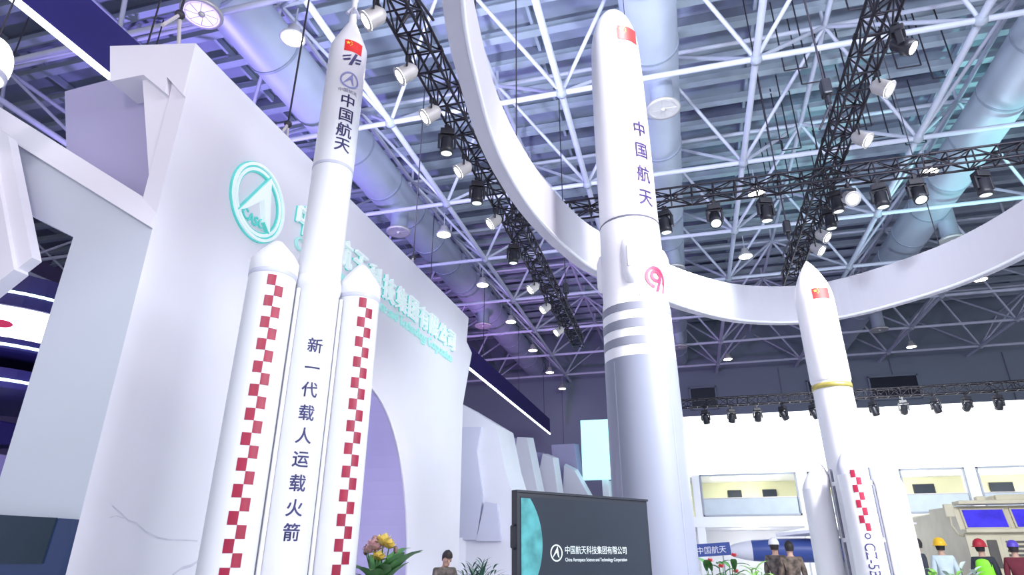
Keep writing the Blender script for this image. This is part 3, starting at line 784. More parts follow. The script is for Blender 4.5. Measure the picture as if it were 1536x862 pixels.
# ------------------------------------------------------------------ rocket: shortest with four boosters
SX, SY = 2.09, 9.47
sr = thing('short_rocket', (SX, SY, .25), 'shortest white rocket with a gold band and four strap on boosters', 'rocket model')
r5 = .262
og = [(.004, 5.47)]
for k in range(1, 13):
    t = k/12; og.append((r5*math.sin(PI/2*t)**.85, 5.47-.68*t))
MB().lathe(list(reversed(og+[(r5, 4.2), (r5, 3.63), (r5-.006, 3.6)])), 48).build('payload_fairing', 'rocket_white', sr)
MB().lathe([(r5-.008, 3.49), (r5-.004, 3.49), (r5-.004, 3.56), (r5-.008, 3.56)], 48).build('gold_band', 'gold', sr)
MB().lathe([(.25, .15), (.25, 3.12), (.252, 3.16), (r5-.012, 3.34), (r5-.012, 3.6)], 48).build('core_stage', 'rocket_white', sr)
MB().lathe([(.1, .0), (.2, .02), (.12, .2)], 24).build('engine_bell', 'cap_grey', sr)
ph5 = facing(SX, SY, 14)
flag_parts(sr, r5, facing(SX, SY, 24), 4.84, .24, .16)
for zz_, hh in ((4.6, .05), (4.1, .05), (3.75, .05), (3.0, .06)):
    p, f, gw, gh = glyphs('中', .06); mb = MB(); wrap(mb, p, f, (r5 if zz_ > 3.5 else .252)+.003, facing(SX, SY, 30), zz_, hh, hh); mb.build('faint_mark', 'print_grey', sr)
rb = .17
for k, dg in enumerate((4, 94, 184, 274)):
    a = facing(SX, SY, dg); off = Vector((.43*math.cos(a), .43*math.sin(a), 0))
    ztip = 2.62 if k == 0 else 2.5
    prof = [(.12, 0), (rb, .12), (rb, ztip-.3)]
    b = MB().lathe(prof, 36, None, True, off); bo = b.build('booster', 'rocket_white', sr)
    # slanted cone leaning to the core
    cn = MB(); n = 30; vs = []
    for j in range(9):
        t = j/8; q = rb*math.cos(PI/2*t)**.7 if t < 1 else .004; cc = off*(1-.22*t)
        for i in range(n): vs.append((cc.x+q*math.cos(2*PI*i/n), cc.y+q*math.sin(2*PI*i/n), ztip-.3+.34*t))
    cn.add(vs, [(j*n+i, j*n+(i+1) % n, (j+1)*n+(i+1) % n, (j+1)*n+i) for j in range(8) for i in range(n)], True)
    cn.build('nose_cone', 'cap_grey' if k == 0 else 'rocket_white', bo)
    MB().lathe([(.08, -.12), (.11, -.1), (.07, .02)], 20, None, True, off).build('engine_bell', 'cap_grey', bo)
    if k == 0:
        ck = MB(); pf = facing(SX+off.x, SY+off.y, 12); z = 2.36
        for j in range(8):
            p, f = rect_grid(.055, .088, 3); du = -.027 if j % 2 == 0 else .027
            ck.add([(off.x+(rb+.004)*math.cos(pf+(q[0]+du)/rb), off.y+(rb+.004)*math.sin(pf+(q[0]+du)/rb), z-.088*(j+.5)+q[1]) for q in p], f)
        ck.build('red_check_band', 'red_check', bo); ck = MB()
        for j in range(6):
            p, f = rect_grid(.055, .088, 3); du = -.027 if j % 2 == 0 else .027
            ck.add([(off.x+(rb+.004)*math.cos(pf+(q[0]+du)/rb), off.y+(rb+.004)*math.sin(pf+(q[0]+du)/rb), 1.0-.088*(j+.5)+q[1]) for q in p], f)
        ck.build('red_check_band', 'red_check', bo)
        p, f, gw, gh = glyphs('CZ-5B', .0); L = .36/gw
        # lettering turned to read downward: rotate (x,y)->(y,-x)
        mb = MB(); mb.add([(off.x+(rb+.004)*math.cos(pf+q[1]*L*1.25/rb), off.y+(rb+.004)*math.sin(pf+q[1]*L*1.25/rb), 1.34-q[0]*L) for q in p], f); mb.build('printed_name', 'print_navy', bo)
        mb = MB(); mb.add([(off.x+(rb+.004)*math.cos(pf+q[0]/rb), off.y+(rb+.004)*math.sin(pf+q[0]/rb), 1.60+q[1]) for q in ring2(0, 0, .022, .034, 20)[0]], ring2(0, 0, .022, .034, 20)[1]); mb.build('round_mark', 'print_navy', bo)
for dg in (46, -38):
    a = facing(SX, SY, dg); px, py = .33*math.cos(a), .33*math.sin(a)
    fl_ = MB(); z = 2.42
    for seg in (.16, .62, .5, .9):
        fl_.tube((px, py, z), (px, py, max(.2, z-seg)), .016, 8); z -= seg+.05
        if z < .3: break
    fl_.build('feed_line', 'band_grey' if dg > 0 else 'seam_dark', sr)
MB().lathe([(.95, -.25), (.95, -.12), (.9, -.1), (.3, -.1)], 40).build('display_base', 'booth_white', sr)

# ------------------------------------------------------------------ standing display screen
az0 = math.radians(-14.25); D0 = 6.0
LP = Vector((D0*math.sin(az0), D0*math.cos(az0), 0)); dd = Vector((math.sin(math.radians(38.6)), math.cos(math.radians(38.6)), 0))
dn = Vector((dd.y, -dd.x, 0)); wd = 1.70; ztop = 2.155
ds = thing('display_screen', LP, 'black framed standing screen showing a teal planet and a company logo', 'screen')
def S_(u, z, o=0.0): return dd*u+Vector((0, 0, z))+dn*o
def scr(x, y):
    p = at(x, y, LP, dn)-LP; return p.dot(dd), p.z
def slab(u0, u1, z0, z1, o0, o1):
    return MB().prism([S_(u0, z0, o0), S_(u1, z0, o0), S_(u1, z1, o0), S_(u0, z1, o0)], dn*(o1-o0))
slab(0, wd, 1.0, ztop, -.07, 0).build('frame', 'bezel_black', ds)
slab(.035, wd-.03, 1.035, ztop-.035, 0, .006).build('display_panel', 'screen_slate', ds)
slab(-.012, 0, 1.0, ztop+.004, -.07, .012).build('side_trim', 'bezel_black', ds)
slab(-.012, wd+.012, ztop, ztop+.02, -.07, .012).build('top_trim', 'bezel_black', ds)
# planet: part of a disc clipped by the panel edge
u0, zc = scr(813, 815); uL = .036
pl = []
cxu, Rp = u0-.62, .62
for k in range(-30, 31):
    a = k/30*1.35; u = cxu+Rp*math.cos(a); z = zc+Rp*math.sin(a)*.98
    if u > uL and 1.04 < z < ztop-.045: pl.append((u, z))
pts = [(uL, pl[0][1])]+pl+[(uL, pl[-1][1])]
MB().prism([S_(u, z, .006) for u, z in pts], dn*.002).build('planet_picture', 'planet_teal', ds)
ue, ze = scr(834, 829); Re = .072
e1, e2 = emblem_shapes(Re); p, f = merge(ring2(0, 0, Re*.84, Re, 36), e2)
MB().bm(planar(p, f, S_(ue, ze, .007), dd, VZ, dn, .001)).build('logo', 'screen_text', ds)
ua, za = scr(847, 828); ub, zb = scr(939, 828)
p, f, gw, gh = glyphs('中国航天科技集团有限公司'); s = (ub-ua)/gw
MB().bm(planar(p, f, S_((ua+ub)/2, ze+.028, .007), dd*s, VZ*s*1.12, dn, .001)).build('name_line', 'screen_text', ds)
p, f, gw, gh = glyphs('China Aerospace Science and Technology Corporation'); s = (ub-ua)/gw
MB().bm(planar(p, f, S_((ua+ub)/2, ze-.06, .007), dd*s, VZ*s*1.2, dn, .001)).build('latin_line', 'screen_text', ds)
hd = MB(); uh, zh = -.012, 1.78
hd.path([S_(uh, zh-.1, -.03), S_(uh-.035, zh-.085, -.03), S_(uh-.035, zh+.085, -.03), S_(uh, zh+.1, -.03)], .009); hd.build('side_handle', 'fixture_black', ds)
for u in (.3, 1.4):
    MB().prism([S_(u-.04, 0.05, -.06), S_(u+.04, .05, -.06), S_(u+.04, 1.0, -.06), S_(u-.04, 1.0, -.06)], dn*.04).build('leg', 'bezel_black', ds)
    MB().prism([S_(u-.05, 0, -.45), S_(u+.05, 0, -.45), S_(u+.05, .05, -.45), S_(u-.05, .05, -.45)], dn*.85).build('foot', 'bezel_black', ds)

# ------------------------------------------------------------------ far two-storey booth with glowing fascia
bb = thing('two_storey_booth', (7.2, 30, 0), 'white two storey booth under a glowing white screen fascia', 'booth')
def B_(x, y, z): return (x-7.2, y-30, z)
MB().bbox(B_(8.2, 30.3, 6.28), (16.2, .6, 2.55), .03).build('fascia_screen', 'screen_white', bb)
MB().box(B_(8.2, 30.62, 6.3), (16.3, .1, 2.65)).build('fascia_back', 'booth_white', bb)
MB().box(B_(8.2, 33.2, 5.02), (16.2, 5.4, .12)).build('upper_ceiling', 'booth_white', bb)
MB().box(B_(8.2, 33.0, 3.05), (16.2, 6.0, .42)).build('gallery_floor', 'booth_white', bb)
MB().box(B_(8.2, 33.2, 4.1), (16.2, .12, 1.8)).build('gallery_back', 'booth_cream', bb)
MB().box(B_(8.2, 34.5, 1.5), (16.2, .12, 2.9)).build('lower_back', 'booth_white', bb)
for x, w in ((.45, .35), (4.78, .45), (8.25, .5), (11.05, .42), (16.1, .4)):
    MB().bbox(B_(x, 30.25, 2.5), (w, .45, 5.0), .02).build('post', 'booth_white', bb)
for x0, x1 in ((.62, 4.55), (8.5, 10.84), (11.26, 15.9), (5.0, 8.0)):
    g_ = MB().box(B_((x0+x1)/2, 30.1, 3.62), (x1-x0, .03, .72)); go = g_.build('balcony_glass', 'glass_grey', bb)
    MB().tube(B_(x0, 30.1, 4.0), B_(x1, 30.1, 4.0), .03, 6).build('hand_rail', 'lamp_shell', go)
    fr = MB()
    for z in (4.96, 3.3): fr.box(B_((x0+x1)/2, 30.05, z), (x1-x0, .16, .07))
    for x_ in (x0+.03, x1-.03): fr.box(B_(x_, 30.05, 4.13), (.06, .16, 1.7))
    fr.build('opening_frame', 'steel_node', bb)
    n = max(2, int((x1-x0)/1.1))
    for k in range(n):
        MB().lathe([(.09, 0), (.07, .05)], 14, None, False, B_(x0+(x1-x0)*(k+.5)/n, 31.2, 4.89)).build('downlight', 'lamp_warm', bb)
for x, w, h, z in ((2.2, .62, .34, 4.42), (3.75, .62, .34, 4.42), (5.6, .62, .34, 4.4), (10.2, .85, .42, 4.45), (13.2, .9, .4, 4.45)):
    so = MB().bbox(B_(x, 33.08, z), (w, .08, h), .01).build('wall_screen', 'bezel_black', bb)
    MB().box(B_(x, 33.03, z), (w*.9, .01, h*.82)).build('screen_picture', 'screen_slate', so)
MB().bbox(B_(10.2, 32.5, 3.6), (2.2, .5, .7), .05).build('counter', 'steel_node', bb)
lamp('POINT', (2.6, 31.6, 4.25), (0, 0, 0), 45, (1, .97, .82), .15)
lamp('POINT', (9.6, 31.6, 4.25), (0, 0, 0), 45, (1, .97, .88), .15)
lamp('POINT', (13.5, 31.6, 4.25), (0, 0, 0), 45, (1, .97, .88), .15)
for x in (2.6, 6.5, 10.5, 14): lamp('POINT', (x, 32.0, 2.5), (0, 0, 0), 45, (1, .98, .95), .15)  # fill points added under the gallery to whiten the lower level
# cyan side screen
cs = thing('cyan_screen', (-2.6, 30.6, 0), 'pale cyan glowing screen panel beside the tallest rocket', 'screen')
MB().bbox((0, 0, 6.35), (4.0, .3, 2.75), .02).build('glowing_panel', 'screen_cyan', cs)
for x in (-1.0, 1.6): MB().bbox((x, .3, 2.5), (.3, .3, 5.0), .02).build('post', 'booth_white', cs)
MB().box((.4, .9, 2.5), (3.2, .1, 5.0)).build('rear_wall', 'booth_white', cs)
# low platform under the vehicles
pf = MB().bbox((9.4, 23.6, .11), (16.8, 14.6, .22), .03).build('trim_platform', 'floor_pale'); tag(pf, kind='structure')

# ------------------------------------------------------------------ winged aircraft model and blue sign
uv = thing('aircraft_model', (atY(1188, 812, 22.5).x, 22.5, .22), 'white and navy aircraft model with a blunt white nose below the booth gallery', 'aircraft model')
Mx = Matrix.Rotation(PI/2, 3, 'Y')
fz = 1.62
MB().lathe([(.3, -1.0), (.34, -.2), (.34, 1.6), (.2, 2.6), (.06, 3.0)], 28, Mx, True, (-.2, 0, fz)).build('fuselage', 'sign_blue', uv)
MB().lathe([(.004, -1.75), (.1, -1.7), (.2, -1.5), (.27, -1.2), (.3, -1.0)], 28, Mx, True, (-.2, 0, fz)).build('nose', 'uav_white', uv)
MB().loft([(-.4, -.3, fz+.4), (2.2, -2.2, fz+.62), (2.9, -2.2, fz+.62), (1.5, .4, fz+.4)], [(-.4, -.3, fz+.5), (2.2, -2.2, fz+.66), (2.9, -2.2, fz+.66), (1.5, .4, fz+.5)]).build('wing', 'uav_white', uv)
MB().loft([(-.4, .3, fz+.4), (1.5, -.4, fz+.4), (2.9, 2.6, fz+.95), (2.2, 2.6, fz+.95)], [(-.4, .3, fz+.5), (1.5, -.4, fz+.5), (2.9, 2.6, fz+1.0), (2.2, 2.6, fz+1.0)]).build('wing', 'uav_white', uv)
MB().loft([(1.7, -.04, fz+.25), (2.9, -.04, fz+.1), (3.2, -.04, fz+1.0), (2.7, -.04, fz+1.0)], [(1.7, .04, fz+.25), (2.9, .04, fz+.1), (3.2, .04, fz+1.0), (2.7, .04, fz+1.0)]).build('tail_fin', 'uav_white', uv)
p, f = ring2(0, 0, .001, .1, 24, 1.9)
MB().bm(planar(p, f, (.75, -.345, fz+.02), (1, 0, 0), VZ, (0, -1, 0), .01)).build('oval_marking', 'uav_white', uv)
MB().bbox((2.0, -.3, fz+.12), (.34, .06, .2), .01).build('red_label', 'logo_red', uv)
for x in (-.6, 1.4): MB().tube((x, 0, 0), (x, 0, fz-.3), .05, 8).build('support_leg', 'steel_node', uv)
bs = thing('blue_sign', (atY(1062, 826, 20.5).x, 20.5, .22), 'small navy sign with white characters beside the tallest rocket', 'sign')
MB().bbox((0, 0, 1.62), (1.25, .06, .34), .01, Matrix.Rotation(-.06, 3, 'Y')).build('sign_board', 'sign_blue', bs)
p, f, gw, gh = glyphs('中国航天'); s = .8/gw
MB().bm(planar(p, f, (.1, -.035, 1.62), Vector((1, 0, .06))*s, VZ*s, (0, -1, 0), .006)).build('sign_lettering', 'uav_white', bs)
for x in (-.4, .4): MB().tube((x, 0, 0), (x, 0, 1.47), .02, 8).build('leg', 'steel_node', bs)

# ------------------------------------------------------------------ beige military truck
tk = thing('military_truck', (8.5, 21, .22), 'beige military truck with a split blue windscreen and roof gear', 'truck')
def cab():
    sd = [(0, .75), (0, 2.05), (.25, 2.12), (.42, 2.74), (2.4, 2.78), (2.4, .75)]
    b = MB(); b.prism([(-1.3, y, z) for y, z in sd], (2.6, 0, 0)); b.build('cab', 'truck_beige', tk)
cab()
for x0, x1 in ((-1.14, -.1), (.06, 1.12)):
    fr = [(x0, .255, 2.15), (x1, .255, 2.15), (x1, .405, 2.66), (x0, .405, 2.66)]
    MB().prism(fr, (0, -.03, .008)).build('windscreen', 'windscreen_reflection', tk)
    fm = MB()
    for i in range(4): fm.tube(Vector(fr[i])+Vector((0, -.03, 0)), Vector(fr[(i+1) % 4])+Vector((0, -.03, 0)), .03, 6)
    fm.build('windscreen_frame', 'truck_beige', tk)
MB().bbox((0, .0, 2.08), (2.62, .34, .1), .02).build('cowl', 'truck_beige', tk)
MB().bbox((0, .3, 2.82), (2.5, .5, .1), .02).build('roof_visor', 'truck_beige', tk)
rg = MB(); rg.bbox((.55, .9, 2.95), (1.5, 1.1, .16), .03); rg.tube((-.2, .5, 2.8), (-.2, .5, 3.0), .03, 8); rg.bbox((-.55, .5, 2.9), (.22, .22, .2), .03); rg.build('roof_gear', 'truck_beige', tk)
gr = MB()
for k in range(6): gr.box((.0+.1, -.02, 1.25+.11*k), (1.0, .05, .05))
go = gr.build('grille', 'truck_dark', tk)
MB().bbox((.1, .02, 1.52), (1.2, .06, .85), .02).build('grille_frame', 'truck_beige', tk)
for x in (-1.0, 1.05): MB().lathe([(.13, 0), (.13, .06), (.1, .09)], 18, Matrix.Rotation(PI/2, 3, 'X'), True, (x, -.0, 1.2)).build('headlight', 'lens_dim', tk)
for x in (-.72, .92): MB().bbox((x, -.01, 1.5), (.24, .05, .7), .02).build('vent_panel', 'truck_dark', tk)
MB().bbox((0, -.12, .8), (2.6, .3, .3), .03).build('bumper', 'truck_beige', tk)
for sx in (-1, 1):
    MB().path([(sx*1.25, .2, 1.95), (sx*1.5, -.1, 2.0), (sx*1.62, -.16, 2.2), (sx*1.6, -.16, 2.62)], .028, 8).build('mirror_arm', 'truck_beige', tk)
    MB().bbox((sx*1.6, -.16, 2.6), (.24, .1, .34), .03).build('mirror', 'truck_beige', tk)
MB().bbox((0, 4.3, 1.75), (2.5, 3.7, 1.9), .05).build('cargo_box', 'truck_beige', tk)
MB().box((0, 3.0, .72), (1.0, 6.0, .24)).build('chassis', 'truck_dark', tk)
for sx in (-1, 1):
    for y in (.9, 3.6, 5.2):
        w_ = MB().lathe([(.3, -.16), (.5, -.15), (.54, 0), (.5, .15), (.3, .16)], 24, Matrix.Rotation(PI/2, 3, 'Y'), True, (sx*1.08, y, .54)); wo = w_.build('wheel', 'rubber', tk)
        MB().lathe([(.001, -.17), (.28, -.165), (.28, .165), (.001, .17)], 18, Matrix.Rotation(PI/2, 3, 'Y'), True, (sx*1.08, y, .54)).build('wheel_hub', 'truck_beige', wo)

# ------------------------------------------------------------------ plants
def leaf(mb, base, d, L, w, droop, n=7, fold=.25):
    d = Vector(d).normalized(); up = Vector((0, 0, 1)); sd = d.cross(up)
    if sd.length < .05: sd = Vector((1, 0, 0))
    sd.normalize(); p = Vector(base); rows = []
    dir_ = d.copy()
    for k in range(n+1):
        t = k/n; ww = w*math.sin(PI*min(1, t*.92+.06))**.8
        nrm = sd.cross(dir_).normalized()
        rows.append((p-sd*ww+nrm*ww*fold, p.copy(), p+sd*ww+nrm*ww*fold))
        p = p+dir_*(L/n); dir_ = (dir_+Vector((0, 0, -droop/n))).normalized()
    vs = [v for r_ in rows for v in r_]
    mb.add(vs, [(3*k+j, 3*k+j+1, 3*k+j+4, 3*k+j+3) for k in range(n) for j in (0, 1)], True)
def pot(root, r=.2, h=.4, m='pot'):
    MB().lathe([(r*.72, 0), (r, h), (r*1.06, h), (r*1.06, h+.03), (r*.92, h+.03), (r*.9, h-.04)], 24).build('pot', m, root)
    MB().lathe([(r*.9, h-.05), (.001, h-.03)], 24).build('soil', 'soil', root)
# big-leaved flowering arrangement
q = atH(572, 838, 8.2); fa = thing('flower_arrangement', (q.x, q.y, 0), 'potted arrangement of broad green leaves with yellow and pink blooms, before the arch', 'plant')
MB().lathe([(.2, 0), (.2, .05), (.13, .1), (.13, .98), (.24, 1.08), (.26, 1.15)], 24).build('flower_stand', 'pot', fa)
MB().lathe([(.24, 1.13), (.001, 1.18)], 24).build('soil', 'soil', fa)
lf = MB(); z0 = 1.16
cr = Vector((math.cos(PS), math.sin(PS), 0))   # image-right direction
for ang, L, w, dr, el in ((-.3, .52, .13, .7, 1.3), (.15, .62, .15, .9, 1.1), (.9, .6, .11, 1.2, 1.2), (1.4, .7, .09, 1.6, 1.5), (-1.3, .5, .08, 1.4, 1.3), (2.2, .5, .1, 1.0, 1.2), (3.3, .55, .11, 1.2, 1.1), (4.2, .5, .1, 1.2, 1.2), (.5, .4, .14, .6, .9), (5.4, .45, .1, 1.0, 1.3)):
    leaf(lf, (0, 0, z0+.1), (math.cos(ang), math.sin(ang)-.2, el+.35), L*1.12, w, dr)
leaf(lf, cr*.04+Vector((0, 0, z0+.1)), cr+Vector((0, 0, 1.4)), .62, .07, 2.6); leaf(lf, Vector((0, 0, z0+.1)), cr*.9+Vector((.1, .2, 1.1)), .66, .06, 2.2)
lf.build('foliage', 'leaf', fa)
dl = MB()
for k in range(6): leaf(dl, (0, 0, z0), (-cr.x*.7+random.uniform(-.2, .2), -cr.y*.7+random.uniform(-.2, .2), 1.0+.2*k % 1), .45, .04, 1.4)
dl.build('dark_fronds', 'leaf_dark', fa)
stem = MB()
for dx, dz, m, R_ in ((-.07, .53, 'petal_pink', .13), (.03, .58, 'petal_yellow', .13), (.10, .55, 'petal_yellow', .10), (-.01, .42, 'petal_yellow', .11), (-.14, .5, 'petal_pink', .09), (-.03, .60, 'petal_pink', .08)):
    c = cr*dx+Vector((0, -.05, z0+dz))
    fm = MB()
    for k in range(14):
        a = k*2.4; e = .1+.09*k
        leaf(fm, c, (math.cos(a)*math.cos(e), math.sin(a)*math.cos(e), math.sin(e)), R_*1.15, R_*.42, -.4, 4)
    fm.build('bloom', m, fa); stem.tube((0, 0, z0), c, .008, 6)
for dx, dz in ((-.19, .52), (-.1, .66), (.16, .54)):
    c = cr*dx+Vector((0, 0, z0+dz)); stem.tube((0, 0, z0), c, .007, 5); MB().ball(c, .028, 10, (1, 1, 1.5)).build('flower_bud', 'bud', fa)
stem.build('stem', 'leaf', fa)
# small palm
q = atH(717, 850, 9.6); pm = thing('potted_palm', (q.x, q.y, 0), 'dark green spiky palm in a pot in front of the white peaks', 'plant')
pot(pm, .24, .5)
MB().tube((0, 0, .45), (0, 0, 1.12), .04, 8, .03).build('stem', 'bud', pm)
fo = MB()
for k in range(26):
    a = k*2.4; e = .35+1.1*((k*7) % 26)/26; L = random.uniform(.42, .6)
    d = Vector((math.cos(a)*math.cos(e), math.sin(a)*math.cos(e), math.sin(e)))
    leaf(fo, (0, 0, 1.08), d, L, .025, 1.1)
    for j in range(4):
        pp = Vector((0, 0, 1.08))+d*(L*(.35+.15*j)); sdv = d.cross(Vector((0, 0, 1))).normalized()
        for s_ in (-1, 1): leaf(fo, pp, d*.8+sdv*s_*.6, .16, .012, .9, 4)
fo.build('foliage', 'leaf_dark', pm)
# pale twiggy plant next to the screen
q = atH(764, 852, 8.4); tw = thing('grey_shrub', (q.x, q.y, 0), 'pale grey twiggy shrub at the screen handle side', 'plant')
pot(tw, .18, .45)
fo = MB(); st = MB()
for k in range(40):
    a = k*2.4; e = .5+1.0*((k*11) % 40)/40; L = random.uniform(.7, 1.0)
    d = Vector((math.cos(a)*math.cos(e)*.5, math.sin(a)*math.cos(e)*.5, 1)).normalized(); tip = Vector((0, 0, .42))+d*L
    st.tube((0, 0, .42), tip, .005, 4, .003)
    for j in range(5):
        b_ = Vector((0, 0, .42))+d*(L*(.55+.1*j)); leaf(fo, b_, (random.uniform(-1, 1), random.uniform(-1, 1), .7), .07, .014, .5, 3)
fo.build('foliage', 'leaf_pale', tw); st.build('stem', 'bud', tw)
# leafy plants beside rockets
def bush(x, y, d, top, label, m, flowers, n=34, spread=.5):
    q = atH(x, y, d); t = thing('leafy_plant', (q.x, q.y, 0), label, 'plant', None)
    pot(t, .2, .45); fo = MB(); st = MB()
    for k in range(n):
        a = k*2.4; rr_ = spread*(k/n)**.5*.45; hh = .45+(top-.45)*random.uniform(.5, 1.0)*(1-.25*rr_)
        tip = Vector((rr_*math.cos(a), rr_*math.sin(a), hh)); st.tube((0, 0, .4), tip, .007, 5, .004)
        for j in range(5):
            b_ = Vector((0, 0, .4)).lerp(tip, .5+.12*j); aa = random.uniform(0, 2*PI)
            leaf(fo, b_, (math.cos(aa), math.sin(aa), random.uniform(.5, 1.6)), random.uniform(.13, .22), .032, 1.2, 5)
    fo.build('foliage', m, t); st.build('stem', 'leaf', t)
    for k in range(flowers):
        a = k*2.1+.4; c = Vector((.14*math.cos(a), .14*math.sin(a)-.05, top+.02-.05*k)); fm = MB()
        for j in range(10):
            aa = j*2.4; e = .2+.1*j; leaf(fm, c, (math.cos(aa)*math.cos(e), math.sin(aa)*math.cos(e), math.sin(e)), .045, .018, -.3, 4)
        fm.build('bloom', 'petal_red', t)
bush(1083, 848, 7.4, 1.60, 'green plant with red blooms at the foot of the tallest rocket', 'leaf', 4)
bush(1130, 848, 8.3, 1.61, 'bright green bushy plant between the tallest and shortest rockets', 'leaf_light', 0)
bush(1412, 852, 10.6, 1.48, 'light green plant below the yellow helmet', 'leaf_light', 0)
bush(1446, 850, 11.2, 1.52, 'pale leaved plant between the yellow helmet and the lime vest', 'leaf_pale', 0, 24)
bush(1148, 856, 9.6, 1.45, 'low dark leafy plant beside the person in the white cap', 'leaf_light', 0, 20)

# ------------------------------------------------------------------ people
def skin_mesh(verts, edges, root=0, sub=2):
    me = bpy.data.meshes.new('figure'); bm = bmesh.new(); ly = bm.verts.layers.skin.verify(); vs = []
    for i, (co, r_) in enumerate(verts):
        v = bm.verts.new(co); v[ly].radius = (r_, r_) if not isinstance(r_, tuple) else r_; v[ly].use_root = (i == root); vs.append(v)
    for a_, b_ in edges: bm.edges.new((vs[a_], vs[b_]))
    bm.to_mesh(me); bm.free()
    ob = bpy.data.objects.new('figure', me); COL.objects.link(ob)
    ob.modifiers.new('s', 'SKIN').use_smooth_shade = True
    sb = ob.modifiers.new('u', 'SUBSURF'); sb.levels = sub; sb.render_levels = sub
    bpy.context.view_layer.update()
    out = bpy.data.meshes.new_from_object(ob.evaluated_get(bpy.context.evaluated_depsgraph_get()))
    bpy.data.objects.remove(ob); bpy.data.meshes.remove(me); return out
def link_mesh(me, name, m, parent):
    me.materials.clear(); me.materials.append(MT[m])
    for p_ in me.polygons: p_.use_smooth = True
    o = bpy.data.objects.new(name, me); COL.objects.link(o); o.parent = parent; return o
def person(loc, face, label, shirt, trousers, hat=None, hatm=None, nod=0.0, turn=0.0, arms='down', vest=None, scale=1.0, sleeves='long'):
    """x = figure's own right is -x; figure faces -y at face=0"""
    t = thing('person', loc, label, 'person', None, rz=face); t.scale = (scale,)*3
    V = []; Ed = []
    def a(co, r_, par=None):
        V.append((co, r_)); i = len(V)-1
        if par is not None: Ed.append((par, i))
        return i
    pel = a((0, 0, .94), (.15, .11)); wa = a((0, .0, 1.12), (.135, .1), pel); chh = a((0, .01, 1.32), (.16, .115), wa); sh = a((0, .02, 1.43), (.10, .085), chh)
    nk = a((0, .01, 1.485), .056, sh)
    hz = Vector((0, -.01, 1.555)); Rn = Matrix.Rotation(nod, 3, 'X'); Rt = Matrix.Rotation(turn, 3, 'Z')
    def H(x, y, z): return tuple(Vector((0, .01, 1.49))+Rt @ (Rn @ Vector((x, y, z-1.53)))*1.07)
    jaw = a(H(0, -.005, 1.575), (.062, .07), nk); mid = a(H(0, -.005, 1.65), (.074, .092), jaw); top = a(H(0, .005, 1.72), (.066, .08), mid)
    a(H(0, -.105, 1.635), .014, mid); a(H(0, -.075, 1.562), .03, jaw)
    a(H(.082, .012, 1.635), (.012, .02), mid); a(H(-.082, .012, 1.635), (.012, .02), mid)
    arm = {}
    for s_ in (-1, 1):
        hp = a((s_*.095, 0, .88), .088, pel); kn = a((s_*.105, -.015, .5), .058, hp); an = a((s_*.11, .02, .09), .042, kn); a((s_*.12, -.14, .05), .038, an)
        so = a((s_*.175, .02, 1.40), .062, chh)
        if arms == 'phone':
            el = (s_*.235, -.05, 1.14); wr = (s_*.07, -.27, 1.20)
        elif arms == 'raised' and s_ > 0:
            el = (s_*.27, -.1, 1.18); wr = (s_*.17, -.28, 1.30)
        else:
            el = (s_*.235, .03, 1.13); wr = (s_*.245, -.05, .88)
        e_ = a(el, .043, so); w_ = a(wr, .028, e_)
        d = (Vector(wr)-Vector(el)).normalized(); hp_ = Vector(wr)+d*.06; pm_ = a(tuple(hp_), .03, w_)
        sd = d.cross(Vector((0, 1, .2))).normalized()
        for k, (o_, L_f) in enumerate(((-.027, .07), (-.009, .08), (.009, .076), (.027, .06))):
            k1 = a(tuple(hp_+sd*o_+d*.04), .0095, pm_); curl = Vector((0, -.3, -.1)) if arms != 'phone' else Vector((0, .1, .3))
            k2 = a(tuple(hp_+sd*o_+d*(.04+L_f*.5)), .0088, k1); a(tuple(hp_+sd*o_+d*(.04+L_f*.85)+curl*.05), .0075, k2)
        th = a(tuple(Vector(wr)+d*.03-sd*.035), .011, w_); a(tuple(Vector(wr)+d*.07-sd*.055), .0095, th)
        arm[s_] = (el, wr)
    link_mesh(skin_mesh(V, Ed), 'body', 'skin', t)
    # shirt
    V = []; Ed = []
    pel = a((0, 0, .90), (.175, .135)); wa = a((0, 0, 1.12), (.16, .125), pel); chh = a((0, .01, 1.32), (.185, .14), wa); sh = a((0, .02, 1.455), (.105, .088), chh)
    for s_ in (-1, 1):
        so = a((s_*.185, .02, 1.395), .08, chh); el, wr = arm[s_]; e_ = a(el, .062, so)
        if sleeves == 'long': a(tuple(Vector(el).lerp(Vector(wr), .88)), .045, e_)
    link_mesh(skin_mesh(V, Ed), 'shirt', shirt, t)
    V = []; Ed = []
    pel = a((0, 0, .92), (.165, .125))
    for s_ in (-1, 1):
        hp = a((s_*.095, 0, .84), .105, pel); kn = a((s_*.105, -.01, .5), .078, hp); a((s_*.11, .02, .12), .065, kn)
    link_mesh(skin_mesh(V, Ed), 'trousers', trousers, t)
    sh_ = MB()
    for s_ in (-1, 1): sh_.ball((s_*.12, -.06, .05), .06, 12, (.85, 2.1, .85))
    sh_.build('shoes', 'rubber', t)
    for s_ in (-1, 1): MB().ball(H(s_*.032, -.088, 1.655), .011, 8).build('eye', 'bezel_black', t)
    MB().ball(H(0, -.094, 1.592), .02, 8, (1.1, .3, .3)).build('mouth', 'cap_red', t)
    # hair
    hb = MB(); n = 18
    vs = []
    for k in range(8):
        tt = k/7
        for i in range(n):
            aa = 2*PI*i/n; front = -math.sin(aa)
            zlow = 1.60 if front < .3 else 1.705
            z = 1.80-(1.80-zlow)*tt; rr_ = math.sqrt(max(0, 1-((z-1.675)/.128)**2)) if z > 1.675 else 1.0-.18*(1.675-z)/.08
            vs.append(H(.09*rr_*math.cos(aa), .006+.108*rr_*math.sin(aa), z))
